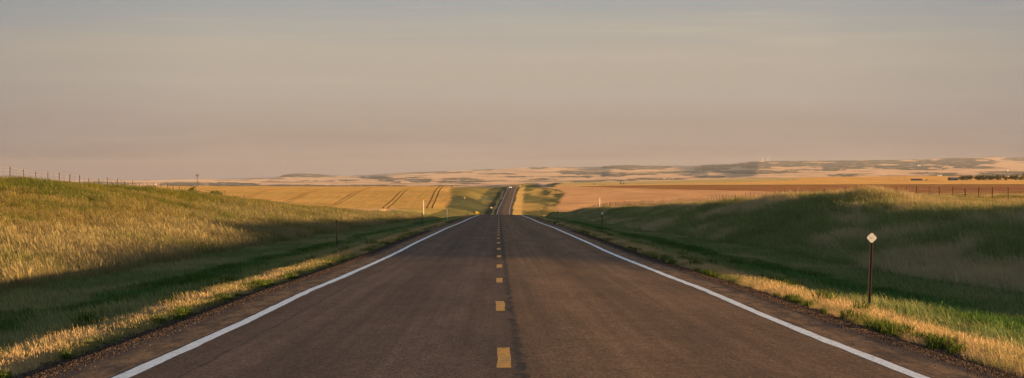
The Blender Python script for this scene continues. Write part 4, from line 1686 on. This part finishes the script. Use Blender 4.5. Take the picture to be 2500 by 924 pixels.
# --- farm buildings
def house(px, py, lo, hi, wpx, hpx, label, wall, roofm, name='farmhouse', cat='farmhouse', rz=.3, shed=False):
    x_, y_, z_ = find(px, py, lo, hi)
    k = y_ / F
    w_, h_ = wpx * k, hpx * k
    dp = w_ * .6
    e = empty(name, (x_, y_, z_), rz)
    b = MB()
    eave = h_ * .58
    b.box(-w_ / 2, w_ / 2, -dp / 2, dp / 2, -.8, eave)
    if not shed:
        b.prism([(-dp / 2, eave), (dp / 2, eave), (0, h_ * .97)], 'x', -w_ / 2, w_ / 2)
    b.build('wall', wall, e)
    o_ = w_ * .04
    b = MB()
    if shed:
        b.prism([(-dp / 2 - o_, eave + .01), (dp / 2 + o_, h_ - .15), (dp / 2 + o_, h_), (-dp / 2 - o_, eave + .2)], 'x', -w_ / 2 - o_, w_ / 2 + o_)
    else:
        b.prism([(-dp / 2 - o_, eave - .1), (0, h_ * .985), (dp / 2 + o_, eave - .1), (dp / 2 + o_, eave + .12), (0, h_ * 1.02), (-dp / 2 - o_, eave + .12)], 'x', -w_ / 2 - o_, w_ / 2 + o_)
    b.build('roof', roofm, e)
    for q in (-.28, .22):
        b = MB()
        b.box(w_ * q - w_ * .05, w_ * q + w_ * .05, -dp / 2 - .05, -dp / 2 - .01, eave * .4, eave * .75)
        b.build('window', glass_d, e)
    b = MB()
    b.box(-w_ * .05, w_ * .06, -dp / 2 - .06, -dp / 2 - .01, -.2, eave * .72)
    b.build('door', roof_d, e)
    tag(e, label, cat)
    return e


house(2236, 441.2, 1500, 5400, 22, 4.6, 'low ruined grey farm shed with dark roof on the golden plain', barn_w, roof_d, 'farm_shed', 'shed', .1)
house(2327, 440.6, 1500, 5400, 22, 7.5, 'blue grey roofed barn at the open end of the windbreak', barn_w, roof_g, 'barn', 'barn', .45)
house(2291, 430.2, 6800, 21000, 4, 2.4, 'long low white farm building on the pale plain, first of two', white_paint, roof_g)
house(2297, 430.0, 6800, 21000, 5, 2.8, 'larger white farm building next to the long low one', white_paint, roof_g)
house(1622, 437.2, 6800, 21000, 3.5, 2.2, 'tiny white farmhouse in the valley among far trees', white_paint, roof_g)
house(1643.5, 436.0, 6800, 21000, 3.5, 2.4, 'tiny white farmhouse closest to the far tree row', white_paint, roof_d)
house(276, 443.8, 6800, 21000, 3.4, 3.0, 'tiny white farmhouse between trees behind the sunlit hill', white_paint, roof_d)
house(775, 444.5, 6800, 21000, 3.0, 2.0, 'pale speck of a farmhouse below the flat topped butte', white_paint, roof_d)


def grain_bin(px, py, lo, hi, wpx, hpx, label, group=None):
    x_, y_, z_ = find(px, py, lo, hi)
    k = y_ / F
    r_, h_ = wpx * k / 2, hpx * k
    e = empty('grain_bin', (x_, y_, z_))
    b = MB()
    b.tube((0, 0, -.5), (0, 0, h_ * .76), r_, n=20)
    b.build('drum', bin_m, e)
    b = MB()
    b.tube((0, 0, h_ * .76), (0, 0, h_ * .97), r_ * 1.04, r_ * .15, n=20)
    b.tube((0, 0, h_ * .97), (0, 0, h_), r_ * .18, n=10)
    b.build('cone_roof', bin_m, e)
    tag(e, label, 'grain bin', group)


grain_bin(376.5, 452.3, 6800, 21000, 2.4, 3.2, 'white grain bin behind the sunlit hill, the one nearer the hill')
grain_bin(380.5, 452.3, 6800, 21000, 2.4, 3.2, 'white grain bin behind the sunlit hill, the one nearer the road')
grain_bin(2460, 419, 6800, 21000, 2.6, 4.2, 'bright white silo standing alone above the windbreak')
grain_bin(2242, 406, 9000, 21000, 2.0, 3.0, 'tiny white bin high on the dark ridge, first of a pair')
grain_bin(2246, 406, 9000, 21000, 2.0, 3.0, 'tiny white bin high on the dark ridge, second of a pair')

# ------------------------------------------------------------------ air
zlo = float(min(ZZ.min(), 0)) - 1.0
ztop = float(ZZ.max()) + 12.0
b = MB()
b.box(-9200, 9200, -120, 27500, zlo, ztop)
m, nt, out = newmat('haze')
pv = N(nt, 'ShaderNodeVolumePrincipled')
pv.inputs['Color'].default_value = (.86, .88, .95, 1)
pv.inputs['Density'].default_value = HAZE
pv.inputs['Anisotropy'].default_value = .2
link(nt, pv.outputs[0], out.inputs['Volume'])
hz = b.build('haze', m)
tag(hz, 'thin evening haze over the far plains', 'haze', kind='stuff')
